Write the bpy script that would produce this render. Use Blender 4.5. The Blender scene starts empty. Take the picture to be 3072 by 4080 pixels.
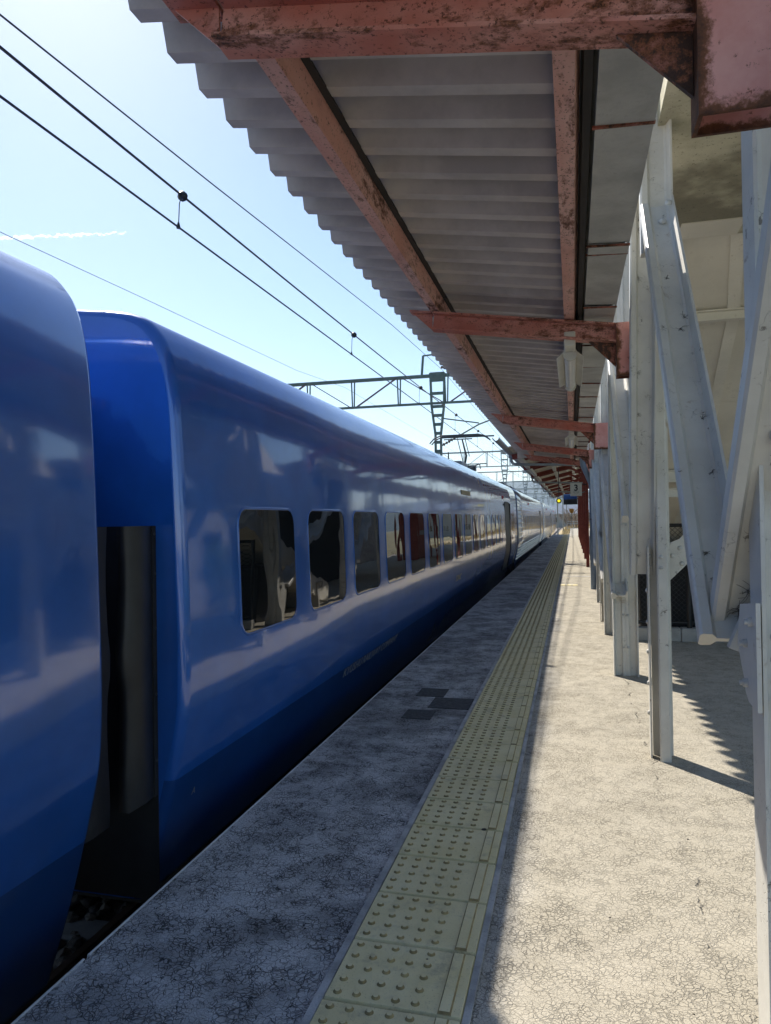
import bpy, bmesh, math, random
from mathutils import Vector, Matrix
R = math.radians
random.seed(7)
scene = bpy.context.scene
COL = scene.collection

# ------------------------------------------------------------------ camera
H_CAM = 1.38
def cam_axes(yaw, pitch, roll):
    cy, sy, cp, sp = math.cos(yaw), math.sin(yaw), math.cos(pitch), math.sin(pitch)
    f = Vector((-sy * cp, cy * cp, sp)); r = Vector((cy, sy, 0)); u = r.cross(f)
    c, s = math.cos(roll), math.sin(roll)
    return f, c * r + s * u, -s * r + c * u
cam_d = bpy.data.cameras.new('camera')
cam = bpy.data.objects.new('camera', cam_d); COL.objects.link(cam)
f_, r_, u_ = cam_axes(R(14.57), R(.6), R(-.85))
mw = Matrix((r_, u_, -f_)).transposed().to_4x4(); mw.translation = (0, 0, H_CAM)
cam.matrix_world = mw
cam_d.sensor_fit = 'VERTICAL'; cam_d.sensor_height = 36.0
cam_d.lens = 36.0 * 2870 / 4080
cam_d.clip_start = .05; cam_d.clip_end = 20000
scene.camera = cam

# ------------------------------------------------------------------ light
TO_SUN = Vector((-.698, .823, 1)).normalized()
EL = math.asin(TO_SUN.z); AZ = math.atan2(TO_SUN.x, TO_SUN.y)
world = bpy.data.worlds.new('World'); scene.world = world; world.use_nodes = True
wn = world.node_tree; bg = wn.nodes['Background']
sky = wn.nodes.new('ShaderNodeTexSky'); sky.sky_type = 'NISHITA'; sky.sun_disc = False
sky.sun_elevation = EL; sky.sun_rotation = AZ
sky.air_density = 1.0; sky.dust_density = .3; sky.ozone_density = 2.0
wn.links.new(sky.outputs[0], bg.inputs[0]); bg.inputs[1].default_value = .096
sd = bpy.data.lights.new('sun', 'SUN'); sd.energy = 4.2; sd.angle = R(.53); sd.color = (1, .93, .83)
sun = bpy.data.objects.new('sun', sd); COL.objects.link(sun)
sun.rotation_euler = (-TO_SUN).to_track_quat('-Z', 'Y').to_euler(); sun.location = (-20, 20, 30)
vs = scene.view_settings
vs.view_transform = 'Standard'; vs.look = 'None'; vs.exposure = .8; vs.gamma = 1; vs.use_curve_mapping = False
scene.cycles.max_bounces = 6; scene.cycles.diffuse_bounces = 4; scene.cycles.glossy_bounces = 3
scene.cycles.use_denoising = True; scene.cycles.use_adaptive_sampling = True; scene.cycles.adaptive_threshold = .02
scene.cycles.sample_clamp_indirect = 6

# ------------------------------------------------------------------ material helpers
class NT:
    def __init__(s, name):
        s.m = bpy.data.materials.new(name); s.m.use_nodes = True
        s.t = s.m.node_tree; s.b = s.t.nodes['Principled BSDF']; s.out = s.t.nodes['Material Output']
        g = s.t.nodes.new('ShaderNodeNewGeometry'); s.pos = g.outputs['Position']; s.geo = g
    def n(s, k, **kw):
        x = s.t.nodes.new(k)
        for a, v in kw.items(): setattr(x, a, v)
        return x
    def link(s, a, b): s.t.links.new(a, b)
    def val(s, node, i, v):
        if hasattr(v, 'is_output') or isinstance(v, bpy.types.NodeSocket): s.link(v, node.inputs[i])
        else: node.inputs[i].default_value = v
    def math(s, op, a, b=0.0, c=None, clamp=False):
        x = s.n('ShaderNodeMath', operation=op); x.use_clamp = clamp
        s.val(x, 0, a); s.val(x, 1, b)
        if c is not None: s.val(x, 2, c)
        return x.outputs[0]
    def scalev(s, v, sc):
        x = s.n('ShaderNodeVectorMath', operation='MULTIPLY'); s.val(x, 0, v); x.inputs[1].default_value = sc
        return x.outputs[0]
    def noise(s, scale, detail=4, rough=.6, vec=None, dist=0.0):
        x = s.n('ShaderNodeTexNoise'); s.val(x, 'Vector', vec or s.pos)
        x.inputs['Scale'].default_value = scale; x.inputs['Detail'].default_value = detail
        x.inputs['Roughness'].default_value = rough; x.inputs['Distortion'].default_value = dist
        return x.outputs['Fac']
    def warp(s, vec, scale, amt):
        x = s.n('ShaderNodeTexNoise'); s.val(x, 'Vector', vec); x.inputs['Scale'].default_value = scale; x.inputs['Detail'].default_value = 3
        a = s.n('ShaderNodeVectorMath', operation='SUBTRACT'); s.link(x.outputs['Color'], a.inputs[0]); a.inputs[1].default_value = (.5, .5, .5)
        b = s.n('ShaderNodeVectorMath', operation='SCALE'); s.link(a.outputs[0], b.inputs[0]); b.inputs['Scale'].default_value = amt
        c = s.n('ShaderNodeVectorMath', operation='ADD'); s.val(c, 0, vec); s.link(b.outputs[0], c.inputs[1])
        return c.outputs[0]
    def edge(s, scale, vec=None, rand=1.0):
        x = s.n('ShaderNodeTexVoronoi', feature='DISTANCE_TO_EDGE'); s.val(x, 'Vector', vec or s.pos); x.inputs['Scale'].default_value = scale
        x.inputs['Randomness'].default_value = rand
        return x.outputs['Distance']
    def ramp(s, v, lo, hi, a=0.0, b=1.0):
        x = s.n('ShaderNodeMapRange'); x.interpolation_type = 'SMOOTHSTEP'; s.val(x, 0, v)
        x.inputs[1].default_value = lo; x.inputs[2].default_value = hi; x.inputs[3].default_value = a; x.inputs[4].default_value = b
        return x.outputs[0]
    def mix(s, f, a, b):
        x = s.n('ShaderNodeMix', data_type='RGBA'); s.val(x, 'Factor', f)
        for k, v in ((6, a), (7, b)):
            if isinstance(v, (tuple, list)): x.inputs[k].default_value = (*v[:3], 1)
            else: s.link(v, x.inputs[k])
        return x.outputs[2]
    def sep(s, v=None):
        x = s.n('ShaderNodeSeparateXYZ'); s.val(x, 0, v or s.pos); return x.outputs
    def color(s, c):
        if isinstance(c, (tuple, list)): s.b.inputs['Base Color'].default_value = (*c[:3], 1)
        else: s.link(c, s.b.inputs['Base Color'])
        return s
    def set(s, **k):
        for a, v in k.items():
            s.val(s.b, {'rough': 'Roughness', 'metal': 'Metallic', 'ior': 'IOR', 'coat': 'Coat Weight', 'coatr': 'Coat Roughness', 'spec': 'Specular IOR Level'}[a], v)
        return s
    def bump(s, h, dist, strength=1.0):
        x = s.n('ShaderNodeBump'); s.val(x, 'Height', h); x.inputs['Distance'].default_value = dist; x.inputs['Strength'].default_value = strength
        s.link(x.outputs[0], s.b.inputs['Normal']); s._bump = x; return s

MAT = {}
def simple(name, c, rough=.6, metal=0., var=.18, scale=6., bump=.0, dirt=None):
    t = NT(name)
    n1 = t.noise(scale, 6, .65)
    dk = tuple(x * (1 - var) for x in c); lt = tuple(min(1, x * (1 + var)) for x in c)
    col = t.mix(t.ramp(n1, .3, .7), dk, lt)
    if dirt:
        col = t.mix(t.math('MULTIPLY', t.ramp(t.noise(scale * 4, 8, .75), .55, .72), dirt[1]), col, dirt[0])
    t.color(col).set(rough=rough, metal=metal)
    if bump: t.bump(t.noise(scale * 12, 5), bump)
    MAT[name] = t.m
    return t

# platform surface: crazed asphalt-mortar screed
def platform_mat():
    t = NT('platform_screed'); x, y, z = t.sep()
    w = t.warp(t.pos, 16, .055)
    e_fine = t.edge(58, w); e_mid = t.edge(23, w)
    big = t.noise(.9, 4, .6); med = t.noise(3.4, 6, .68); grit = t.noise(170, 2, .7); brk = t.noise(11, 3, .7)
    side = t.ramp(t.math('ADD', x, t.math('MULTIPLY', t.math('SUBTRACT', big, .5), .4)), -.45, -.12)     # 0 on the track side of the tiles
    worn = t.mix(t.ramp(t.math('ADD', t.math('MULTIPLY', med, .6), t.math('MULTIPLY', big, .55)), .50, .66), (.34, .34, .34), (.64, .64, .635))
    tan = t.mix(t.ramp(med, .25, .75), (.49, .445, .35), (.60, .55, .445))
    base = t.mix(side, worn, tan)
    soot = t.math('MULTIPLY', t.ramp(t.noise(1.6, 6, .74), .52, .72), t.math('SUBTRACT', .62, t.math('MULTIPLY', side, .42)))
    base = t.mix(soot, base, (.085, .082, .078))
    base = t.mix(t.math('MULTIPLY', t.ramp(grit, .35, .75), .38), base, (.17, .165, .155))
    side_k = t.math('SUBTRACT', 1.0, t.math('MULTIPLY', side, .42))
    wid = t.ramp(brk, .38, .68, .08, 1.0)
    c1 = t.math('MULTIPLY', t.ramp(t.math('DIVIDE', e_fine, wid), .02, .17, 1., 0.), t.math('MULTIPLY', side_k, t.ramp(med, .3, .62, 1., .5)))
    c2 = t.math('MULTIPLY', t.ramp(t.math('DIVIDE', e_mid, wid), .010, .045, 1., 0.), t.math('SUBTRACT', 1.0, t.math('MULTIPLY', side, .6)))
    seam = t.math('ABSOLUTE', t.math('SUBTRACT', x, t.math('ADD', .30, t.math('MULTIPLY', t.noise(1.9, 5, .7), .22))))
    c3 = t.math('MULTIPLY', t.ramp(seam, .001, .006, 1., 0.), t.ramp(t.noise(4.5, 4, .7), .46, .6))
    crack = t.math('MAXIMUM', t.math('MAXIMUM', c1, c2), c3)
    base = t.mix(t.math('MULTIPLY', crack, .9), base, (.028, .028, .028))
    t.color(base).set(rough=.9, spec=.22)
    t.bump(t.math('SUBTRACT', t.math('MULTIPLY', grit, .6), crack), .0045, 1.0)
    MAT['platform_screed'] = t.m
platform_mat()
def tile_mat():
    t = NT('tactile_yellow'); oi = t.n('ShaderNodeObjectInfo')
    n1 = t.noise(5, 6, .65); n2 = t.noise(60, 4, .7)
    c = t.mix(t.ramp(n1, .35, .7), (.74, .64, .34), (.82, .73, .44))
    c = t.mix(t.math('MULTIPLY', oi.outputs['Random'], .35), c, (.66, .58, .36))
    c = t.mix(t.math('MULTIPLY', t.ramp(t.noise(9, 6, .75), .5, .74), .6), c, (.30, .27, .20))
    c = t.mix(t.math('MULTIPLY', t.ramp(t.noise(230, 2, .6), .62, .7), .5), c, (.12, .10, .07))
    # dirt packed into the foot of every raised dot
    z = t.sep()[2]
    t.color(c).set(rough=.75, spec=.35); t.bump(n2, .0012); MAT['tactile_yellow'] = t.m
tile_mat()
simple('grimy_yellow', (.30, .23, .10), .85, var=.35, scale=25)
simple('mortar', (.42, .42, .41), .9, var=.3, scale=9, bump=.003, dirt=((.12, .12, .12), .8))
simple('dirty_joint', (.07, .062, .045), .95, var=.3, scale=20)
simple('asphalt_patch', (.075, .077, .08), .95, var=.35, scale=40, bump=.004)
simple('white_paint', (.62, .62, .60), .7, var=.2, scale=9, dirt=((.2, .2, .2), .7))
simple('coping', (.62, .62, .61), .8, var=.25, scale=5, bump=.002, dirt=((.12, .12, .12), .8))
simple('platform_wall_concrete', (.22, .21, .2), .9, var=.3, scale=3)
simple('ballast_stone', (.22, .185, .15), .9, var=.5, scale=14, bump=.004)
simple('ballast_bed', (.24, .215, .19), .95, var=.5, scale=18, bump=.02)
simple('rail_steel', (.18, .12, .09), .55, .6, var=.3)
simple('sleeper_concrete', (.34, .33, .31), .9)
simple('field_soil', (.20, .18, .10), .95, var=.35, scale=.5)
# train paint
def paint(name, c, metal=.25, wave=.0016, spec_noise=True):
    t = NT(name)
    n = t.noise(2.2, 4, .6); gr = t.noise(40, 5, .7)
    col = t.mix(t.ramp(n, .3, .7), tuple(v * .9 for v in c), tuple(v * 1.1 for v in c))
    t.color(col).set(rough=.32, metal=metal, coat=1.0, coatr=.075)
    t.b.inputs['Coat IOR'].default_value = 1.72
    t.b.inputs['Specular IOR Level'].default_value = .25
    w = t.noise(1, 2, .4, t.scalev(t.pos, (1.4, 1.9, 1.1)))
    w2 = t.noise(1, 2, .5, t.scalev(t.pos, (14, 16, 9)))
    h = t.math('ADD', t.math('MULTIPLY', w, 1.0), t.math('MULTIPLY', w2, .03))
    x = t.n('ShaderNodeBump'); t.link(h, x.inputs['Height']); x.inputs['Distance'].default_value = wave * 4; x.inputs['Strength'].default_value = .6
    t.link(x.outputs[0], t.b.inputs['Coat Normal']); MAT[name] = t.m
    return t
paint('blue_paint', (.016, .125, .50), .3)
paint('skirt_shaded_blue', (.010, .07, .27), .3)  # body blue darkened, so the shade below the crease is in the colour
paint('rib_blue_paint', (.07, .12, .27), .5)
paint('end_blue_paint', (.02, .13, .42), .15)
def glass(name, c=(.006, .008, .010)):
    t = NT(name); t.color(c).set(rough=.012, spec=.5)
    t.b.inputs['IOR'].default_value = 1.62
    w = t.noise(1, 2, .35, t.scalev(t.pos, (2, 2.2, 1.6)))
    x = t.n('ShaderNodeBump'); t.link(w, x.inputs['Height']); x.inputs['Distance'].default_value = .008; x.inputs['Strength'].default_value = .5
    t.link(x.outputs[0], t.b.inputs['Normal']); MAT[name] = t.m
glass('window_glass')
simple('rubber_black', (.02, .021, .023), .45, var=.25, scale=8)
simple('underframe_black', (.012, .013, .015), .7, var=.4, scale=4)
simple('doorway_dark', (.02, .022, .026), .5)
simple('silver_lettering', (.17, .19, .24), .5, .0, var=.1)
simple('gold_lettering', (.42, .36, .2), .5, var=.1)
simple('red_mark', (.5, .03, .05), .5)
# canopy steel
def rusty(name, c1, c2, amount, scale=9., stretch=(1, 1, 1)):
    t = NT(name); v = t.scalev(t.pos, stretch)
    big = t.noise(scale * .4, 3, .6, v); fine = t.noise(scale * 2.6, 6, .74, v); spots = t.noise(scale * 10, 3, .7)
    col = t.mix(t.ramp(big, .3, .7), c1, c2)
    col = t.mix(t.math('MULTIPLY', t.ramp(t.noise(scale * 1.3, 4, .6, v), .45, .7), .35), col, tuple(x * .62 for x in c1))
    m = t.math('ADD', t.math('MULTIPLY', fine, .65), t.math('MULTIPLY', big, .5))
    r1 = t.ramp(m, .60 - amount, .72 - amount)
    rustc = t.mix(t.ramp(spots, .35, .65), (.10, .030, .014), (.27, .10, .036))
    col = t.mix(t.math('MULTIPLY', r1, .9), col, rustc)
    spk = t.math('MULTIPLY', t.ramp(spots, .57, .64), t.ramp(m, .44, .58))
    col = t.mix(t.math('MULTIPLY', spk, .85), col, (.07, .028, .016))
    col = t.mix(t.math('MULTIPLY', t.ramp(m, .70 - amount, .76 - amount), .85), col, (.035, .022, .018))
    t.color(col).set(rough=.6, spec=.3)
    t.bump(t.math('SUBTRACT', t.math('MULTIPLY', spots, .5), t.math('MULTIPLY', r1, .7)), .003, .8)
    MAT[name] = t.m
rusty('red_beam_paint', (.54, .17, .12), (.72, .37, .30), .03, 9., (.75, 1.2, 1.2))
rusty('pink_purlin_paint', (.72, .37, .29), (.82, .53, .45), .02, 9., (1.5, .5, 1.5))
rusty('pink_bracket_paint', (.70, .36, .33), (.74, .43, .40), -.10, 5)
rusty('rusty_gusset_paint', (.30, .09, .06), (.46, .21, .16), .10, 12)
rusty('dark_red_paint', (.26, .055, .042), (.34, .09, .07), -.06, 6)
def saddle():
    t = NT('saddle_paint'); x, y, z = t.sep(); n = t.noise(22, 6, .75); big = t.noise(6, 5, .65)
    col = t.mix(t.ramp(big, .35, .7), (.66, .285, .235), (.76, .39, .335))
    d = t.math('MINIMUM', t.math('SUBTRACT', x, .252), t.math('SUBTRACT', z, 2.163))
    e = t.math('SUBTRACT', d, t.math('MULTIPLY', t.math('SUBTRACT', n, .42), .10))
    col = t.mix(t.ramp(e, .0, .022, 1., 0.), col, (.19, .072, .03))
    col = t.mix(t.math('MULTIPLY', t.ramp(t.noise(40, 5, .7), .62, .68), .8), col, (.13, .045, .02))
    col = t.mix(t.math('MULTIPLY', t.ramp(e, -.02, .008, 1., 0.), .8), col, (.05, .022, .015))
    t.color(col).set(rough=.6, spec=.3); t.bump(n, .002); MAT['saddle_paint'] = t.m
saddle()
simple('deck_underside', (.56, .51, .47), .6, var=.16, scale=3.5, dirt=((.56, .51, .46), .4))
simple('gutter_sheet', (.45, .455, .43), .5, .1, var=.2, scale=5, bump=.002, dirt=((.08, .06, .05), .35))
simple('dark_seam', (.028, .024, .022), .8)
# old-rail columns
def white_steel():
    t = NT('grey_white_paint')
    n1 = t.noise(4, 6, .65); fine = t.noise(38, 7, .75); n3 = t.noise(9, 6, .7)
    c = t.mix(t.ramp(n1, .3, .7), (.56, .545, .49), (.66, .645, .585))
    c = t.mix(t.math('MULTIPLY', t.ramp(t.math('MULTIPLY', fine, t.ramp(n3, .4, .7, .75, 1.12)), .60, .67), .75), c, (.10, .085, .065))
    c = t.mix(t.math('MULTIPLY', t.ramp(t.noise(6, 7, .7, dist=.8), .62, .7), .6), c, (.26, .17, .09))
    cr = t.math('MULTIPLY', t.ramp(t.edge(26, t.warp(t.pos, 12, .12)), .004, .03, 1., 0.), t.ramp(n3, .52, .66))
    c = t.mix(t.math('MULTIPLY', cr, .55), c, (.13, .12, .10))
    t.color(c).set(rough=.42, spec=.45); t.bump(t.math('SUBTRACT', t.math('MULTIPLY', fine, .5), cr), .003, .6); MAT['grey_white_paint'] = t.m
white_steel()
simple('rivet_paint', (.52, .52, .49), .45, var=.2, scale=30, dirt=((.2, .13, .08), .6))
simple('cream_panel', (.68, .65, .56), .7, var=.08, scale=2, bump=.001, dirt=((.3, .27, .2), .35))
simple('cream_paint', (.72, .695, .61), .6, var=.1, scale=4, dirt=((.25, .2, .13), .5))
def stained():
    t = NT('stained_concrete'); n1 = t.noise(2.6, 7, .68); n2 = t.noise(1.1, 5, .6); sp = t.noise(70, 4, .7)
    c = t.mix(t.ramp(n1, .35, .65), (.38, .355, .25), (.58, .55, .41))
    c = t.mix(t.ramp(n2, .5, .62), c, (.22, .205, .15))
    c = t.mix(t.math('MULTIPLY', t.ramp(sp, .6, .68), .8), c, (.07, .065, .05))
    t.color(c).set(rough=.9); t.bump(sp, .003); MAT['stained_concrete'] = t.m
stained()
simple('kerb_concrete', (.40, .39, .36), .9, var=.2, scale=4, bump=.002, dirt=((.15, .14, .13), .6))
simple('black_metal', (.015, .015, .016), .45, var=.2)
simple('dark_wire', (.035, .035, .036), .5, .3)
simple('cob_web', (.12, .105, .085), .95)
simple('pipe_grey', (.215, .265, .32), .5, var=.12, scale=3, dirt=((.12, .13, .14), .5))
simple('lamp_cream', (.66, .64, .55), .4, var=.08)
simple('lamp_diffuser', (.74, .73, .68), .3, var=.05)
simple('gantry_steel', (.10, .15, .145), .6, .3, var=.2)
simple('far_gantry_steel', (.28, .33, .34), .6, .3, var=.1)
simple('purple_brace', (.10, .06, .085), .6, .2)
simple('wire_black', (.02, .02, .022), .5, .4)
simple('insulator_brown', (.05, .03, .022), .25)
simple('equipment_grey', (.20, .215, .21), .6, var=.15)
simple('equipment_dark', (.045, .055, .055), .6, var=.3)
simple('roof_board', (.66, .60, .49), .8, var=.2, scale=3)
simple('gutter_grey', (.30, .32, .32), .6, var=.15)
simple('sign_face', (.66, .65, .56), .5, var=.06)
simple('sign_black', (.015, .015, .017), .5, var=.0)
simple('orange_sign', (.62, .30, .05), .6, var=.1)
simple('yellow_bloom', (.58, .5, .05), .8, var=.3)
simple('leaf_green', (.10, .16, .035), .8, var=.5, scale=5)
simple('twig_brown', (.20, .16, .12), .9, var=.3)
simple('dry_grass', (.46, .36, .19), .95, var=.35, scale=6)
simple('house_wall', (.36, .35, .32), .8, var=.05)
simple('house_roof', (.16, .20, .26), .6, var=.15)
simple('hill_wood', (.05, .075, .055), .95, var=.3, scale=.01)
t = NT('cloud_white'); tr_ = t.n('ShaderNodeBsdfTranslucent'); tp = t.n('ShaderNodeBsdfTransparent'); mx = t.n('ShaderNodeMixShader'); mx.inputs[0].default_value = .82
tr_.inputs[0].default_value = (1, 1, 1, 1); t.link(tr_.outputs[0], mx.inputs[1]); t.link(tp.outputs[0], mx.inputs[2]); t.link(mx.outputs[0], t.out.inputs[0]); MAT['cloud_white'] = t.m
t = NT('mirror_glass'); t.color((.75, .78, .82)).set(rough=.03, metal=1.0); MAT['mirror_glass'] = t.m
t = NT('lit_signal_lamp'); t.color((.6, .55, .02)); t.b.inputs['Emission Color'].default_value = (1, .85, .03, 1); t.b.inputs['Emission Strength'].default_value = .55; MAT['lit_signal_lamp'] = t.m

# ------------------------------------------------------------------ geometry helpers
class MB:
    def __init__(s): s.v = []; s.f = []; s.sm = set()
    def add(s, vs, fs, smooth=False):
        o = len(s.v); s.v += [Vector(p) for p in vs]
        for f in fs:
            if smooth: s.sm.add(len(s.f))
            s.f.append([i + o for i in f])
        return s
    def box(s, a, b):
        (x0, y0, z0), (x1, y1, z1) = a, b
        return s.add([(x0,y0,z0),(x1,y0,z0),(x1,y1,z0),(x0,y1,z0),(x0,y0,z1),(x1,y0,z1),(x1,y1,z1),(x0,y1,z1)],
                     [(3,2,1,0),(4,5,6,7),(0,1,5,4),(1,2,6,5),(2,3,7,6),(3,0,4,7)])
    def bbox(s, a, b, c=.006):      # box with all edges chamfered
        bm = bmesh.new(); bmesh.ops.create_cube(bm, size=1)
        for v in bm.verts:
            for i in range(3): v.co[i] = (a[i] + b[i]) / 2 + v.co[i] * (b[i] - a[i])
        bmesh.ops.bevel(bm, geom=bm.edges[:], offset=c, segments=1, affect='EDGES', profile=.5)
        s.bm(bm); return s
    def bm(s, bm, smooth=False):
        bm.verts.index_update()
        s.add([v.co.copy() for v in bm.verts], [[v.index for v in f.verts] for f in bm.faces], smooth); bm.free()
    def sweep(s, prof, p0, p1, up, caps=True, smooth=False):
        """prof: closed 2-D polygon (w, h); h runs along up, w along dir x up; from p0 to p1"""
        p0, p1, up = Vector(p0), Vector(p1), Vector(up)
        d = (p1 - p0).normalized(); up = (up - d * up.dot(d)).normalized(); w = d.cross(up)
        n = len(prof); vs = [p + w * a + up * b for p in (p0, p1) for a, b in prof]
        fs = [(i, (i + 1) % n, n + (i + 1) % n, n + i) for i in range(n)]
        s.add(vs, fs, smooth)
        if caps: s.add(vs[:n], [list(range(n))[::-1]]); s.add(vs[n:], [list(range(n))])
        return s
    def bar(s, p0, p1, w, h, up=(0, 0, 1)):
        return s.sweep([(-w/2, -h/2), (w/2, -h/2), (w/2, h/2), (-w/2, h/2)], p0, p1, up)
    def tube(s, pts, r, n=8, caps=True):
        pts = [Vector(p) for p in pts]; rings = []
        for i, p in enumerate(pts):
            d = (pts[min(i+1, len(pts)-1)] - pts[max(i-1, 0)]).normalized()
            a = d.orthogonal().normalized() if i == 0 else (pa - d * pa.dot(d)).normalized()
            pa = a; b = d.cross(a); rr = r[i] if isinstance(r, (list, tuple)) else r
            rings.append([p + (a * math.cos(2*math.pi*k/n) + b * math.sin(2*math.pi*k/n)) * rr for k in range(n)])
        vs = [v for rg in rings for v in rg]; fs = []
        for i in range(len(pts) - 1):
            for k in range(n): fs.append((i*n+k, i*n+(k+1) % n, (i+1)*n+(k+1) % n, (i+1)*n+k))
        s.add(vs, fs, True)
        if caps: s.add(rings[0], [list(range(n))[::-1]]); s.add(rings[-1], [list(range(n))])
        return s
    def dome(s, c, nrm, r, h=None, n=10):
        c, z = Vector(c), Vector(nrm).normalized(); a = z.orthogonal().normalized(); b = z.cross(a); h = h or r * .7
        vs = []; prof = [(1, -.05), (.92, .35), (.66, .75), (.3, .97)]
        for q, hh in prof: vs += [c + (a*math.cos(2*math.pi*k/n) + b*math.sin(2*math.pi*k/n))*r*q + z*h*hh for k in range(n)]
        fs = [(i*n+k, i*n+(k+1) % n, (i+1)*n+(k+1) % n, (i+1)*n+k) for i in range(3) for k in range(n)] + [list(range(3*n, 4*n))]
        return s.add(vs, fs, True)
    def ico(s, c, r, sub=1, jit=0., sq=(1, 1, 1), smooth=False):
        bm = bmesh.new(); bmesh.ops.create_icosphere(bm, subdivisions=sub, radius=1)
        for v in bm.verts:
            k = r * (1 + random.uniform(-jit, jit)); v.co = Vector((v.co.x*sq[0], v.co.y*sq[1], v.co.z*sq[2])) * k + Vector(c)
        s.bm(bm, smooth); return s
    def build(s, name, mat, parent=None, smooth=False, base=None):
        me = bpy.data.meshes.new(name)
        off = BASE.get(parent.name, Vector()) if parent else Vector(base or (0, 0, 0))
        me.from_pydata([v - off for v in s.v], [], s.f); me.materials.append(MAT[mat])
        if smooth or s.sm:
            for i, p in enumerate(me.polygons): p.use_smooth = smooth or i in s.sm
        me.validate(); me.update()
        o = bpy.data.objects.new(name, me); COL.objects.link(o)
        if parent: o.parent = parent; BASE[o.name] = off
        else: o.location = off; BASE[o.name] = off
        return o
BASE = {}
def thing(name, label, cat, loc=(0, 0, 0), group=None):
    o = bpy.data.objects.new(name, None); COL.objects.link(o); o.location = loc; o.empty_display_size = .1
    BASE[o.name] = Vector(loc); return tag(o, label, cat, group)
def tag(o, label=None, cat=None, group=None, kind=None):
    if label: o['label'] = label
    if cat: o['category'] = cat
    if group: o['group'] = group
    if kind: o['kind'] = kind
    return o
def struct(o): o['kind'] = 'structure'; return o
def text_mesh(body, size, extrude=.001, align='LEFT', bold=0.):
    cu = bpy.data.curves.new('text', 'FONT'); cu.body = body; cu.size = size; cu.extrude = extrude; cu.align_x = align
    cu.resolution_u = 4; cu.offset = bold
    ob = bpy.data.objects.new('text', cu); COL.objects.link(ob)
    dg = bpy.context.evaluated_depsgraph_get(); me = bpy.data.meshes.new_from_object(ob.evaluated_get(dg))
    bpy.data.objects.remove(ob); return me
def put_text(name, body, size, fn, mat, parent, extrude=.001, align='LEFT', bold=0.):
    """fn maps text-plane (u, v, d) to a world point"""
    me = text_mesh(body, size, extrude, align, bold); off = BASE[parent.name]
    for v in me.vertices: v.co = Vector(fn(v.co.x, v.co.y, v.co.z)) - off
    me.name = name; me.materials.clear(); me.materials.append(MAT[mat])
    o = bpy.data.objects.new(name, me); COL.objects.link(o); o.parent = parent; BASE[o.name] = off
    return o
RAILP = [(-.055, 0), (.055, 0), (.055, .009), (.012, .020), (.008, .03), (.008, .092), (.028, .104), (.030, .128), (.022, .135), (-.022, .135), (-.030, .128), (-.028, .104), (-.008, .092), (-.008, .03), (-.012, .020), (-.055, .009)]
def ipro(w, h, tf=.009, tw=.007):
    a = w / 2; b = tw / 2
    return [(-a, 0), (a, 0), (a, tf), (b, tf + .004), (b, h - tf - .004), (a, h - tf), (a, h), (-a, h), (-a, h - tf), (-b, h - tf - .004), (-b, tf + .004), (-a, tf)]

# ------------------------------------------------------------------ SETTING: ground, platform
Y_END = 58.
mb = MB()
xs = [-600, -60, -20, -8, -5, -3, 3, 8, 20, 60, 900]; ys = [-200, -40, -10, 0, 20, 60, 100, 200, 500, 1500, 4000]
mb.add([(x, y, -1.14) for y in ys for x in xs], [(j*11+i, j*11+i+1, (j+1)*11+i+1, (j+1)*11+i) for j in range(10) for i in range(10)])
struct(mb.build('ground', 'field_soil'))
mb = MB(); mb.box((-14, -30, -1.13), (-1.60, 260, -1.10)); struct(mb.build('ballast_bed', 'ballast_bed'))
mb = MB(); mb.box((4.6, -30, -1.13), (12, 260, -1.10)); struct(mb.build('ballast_bed_right', 'ballast_bed'))
PX0, PX1 = -1.53, 4.5
plat = struct(MB().box((PX0 + .011, -30, -.9), (PX1, Y_END, 0)).build('platform', 'platform_screed'))
mb = MB(); mb.box((-.28, Y_END + .002, -.9), (PX1 - .4, 90, -.003)); struct(mb.build('platform_far_end', 'platform_screed'))
mb = MB(); mb.box((PX0 + .02, -30, -1.12), (PX0 + .06, Y_END, -.91)); mb.build('platform_wall', 'platform_wall_concrete', plat)
# nosing: lengths of pale coping with open joints
y = -2.0; k = 0
while y < Y_END - .1:
    L = min(1.98, Y_END - y)
    mb = MB(); r = .016
    pr_ = [(0, -.12), (.0105, -.12), (.0105, .0015), (.008, .0028), (.003, .0025), (.0, -.002)]
    mb.sweep([(a - .0, b) for a, b in pr_], (PX0, y + .002, 0), (PX0, y + L - .002, 0), (0, 0, 1)); mb.build('coping', 'coping', plat)
    y += 2.0
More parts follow.
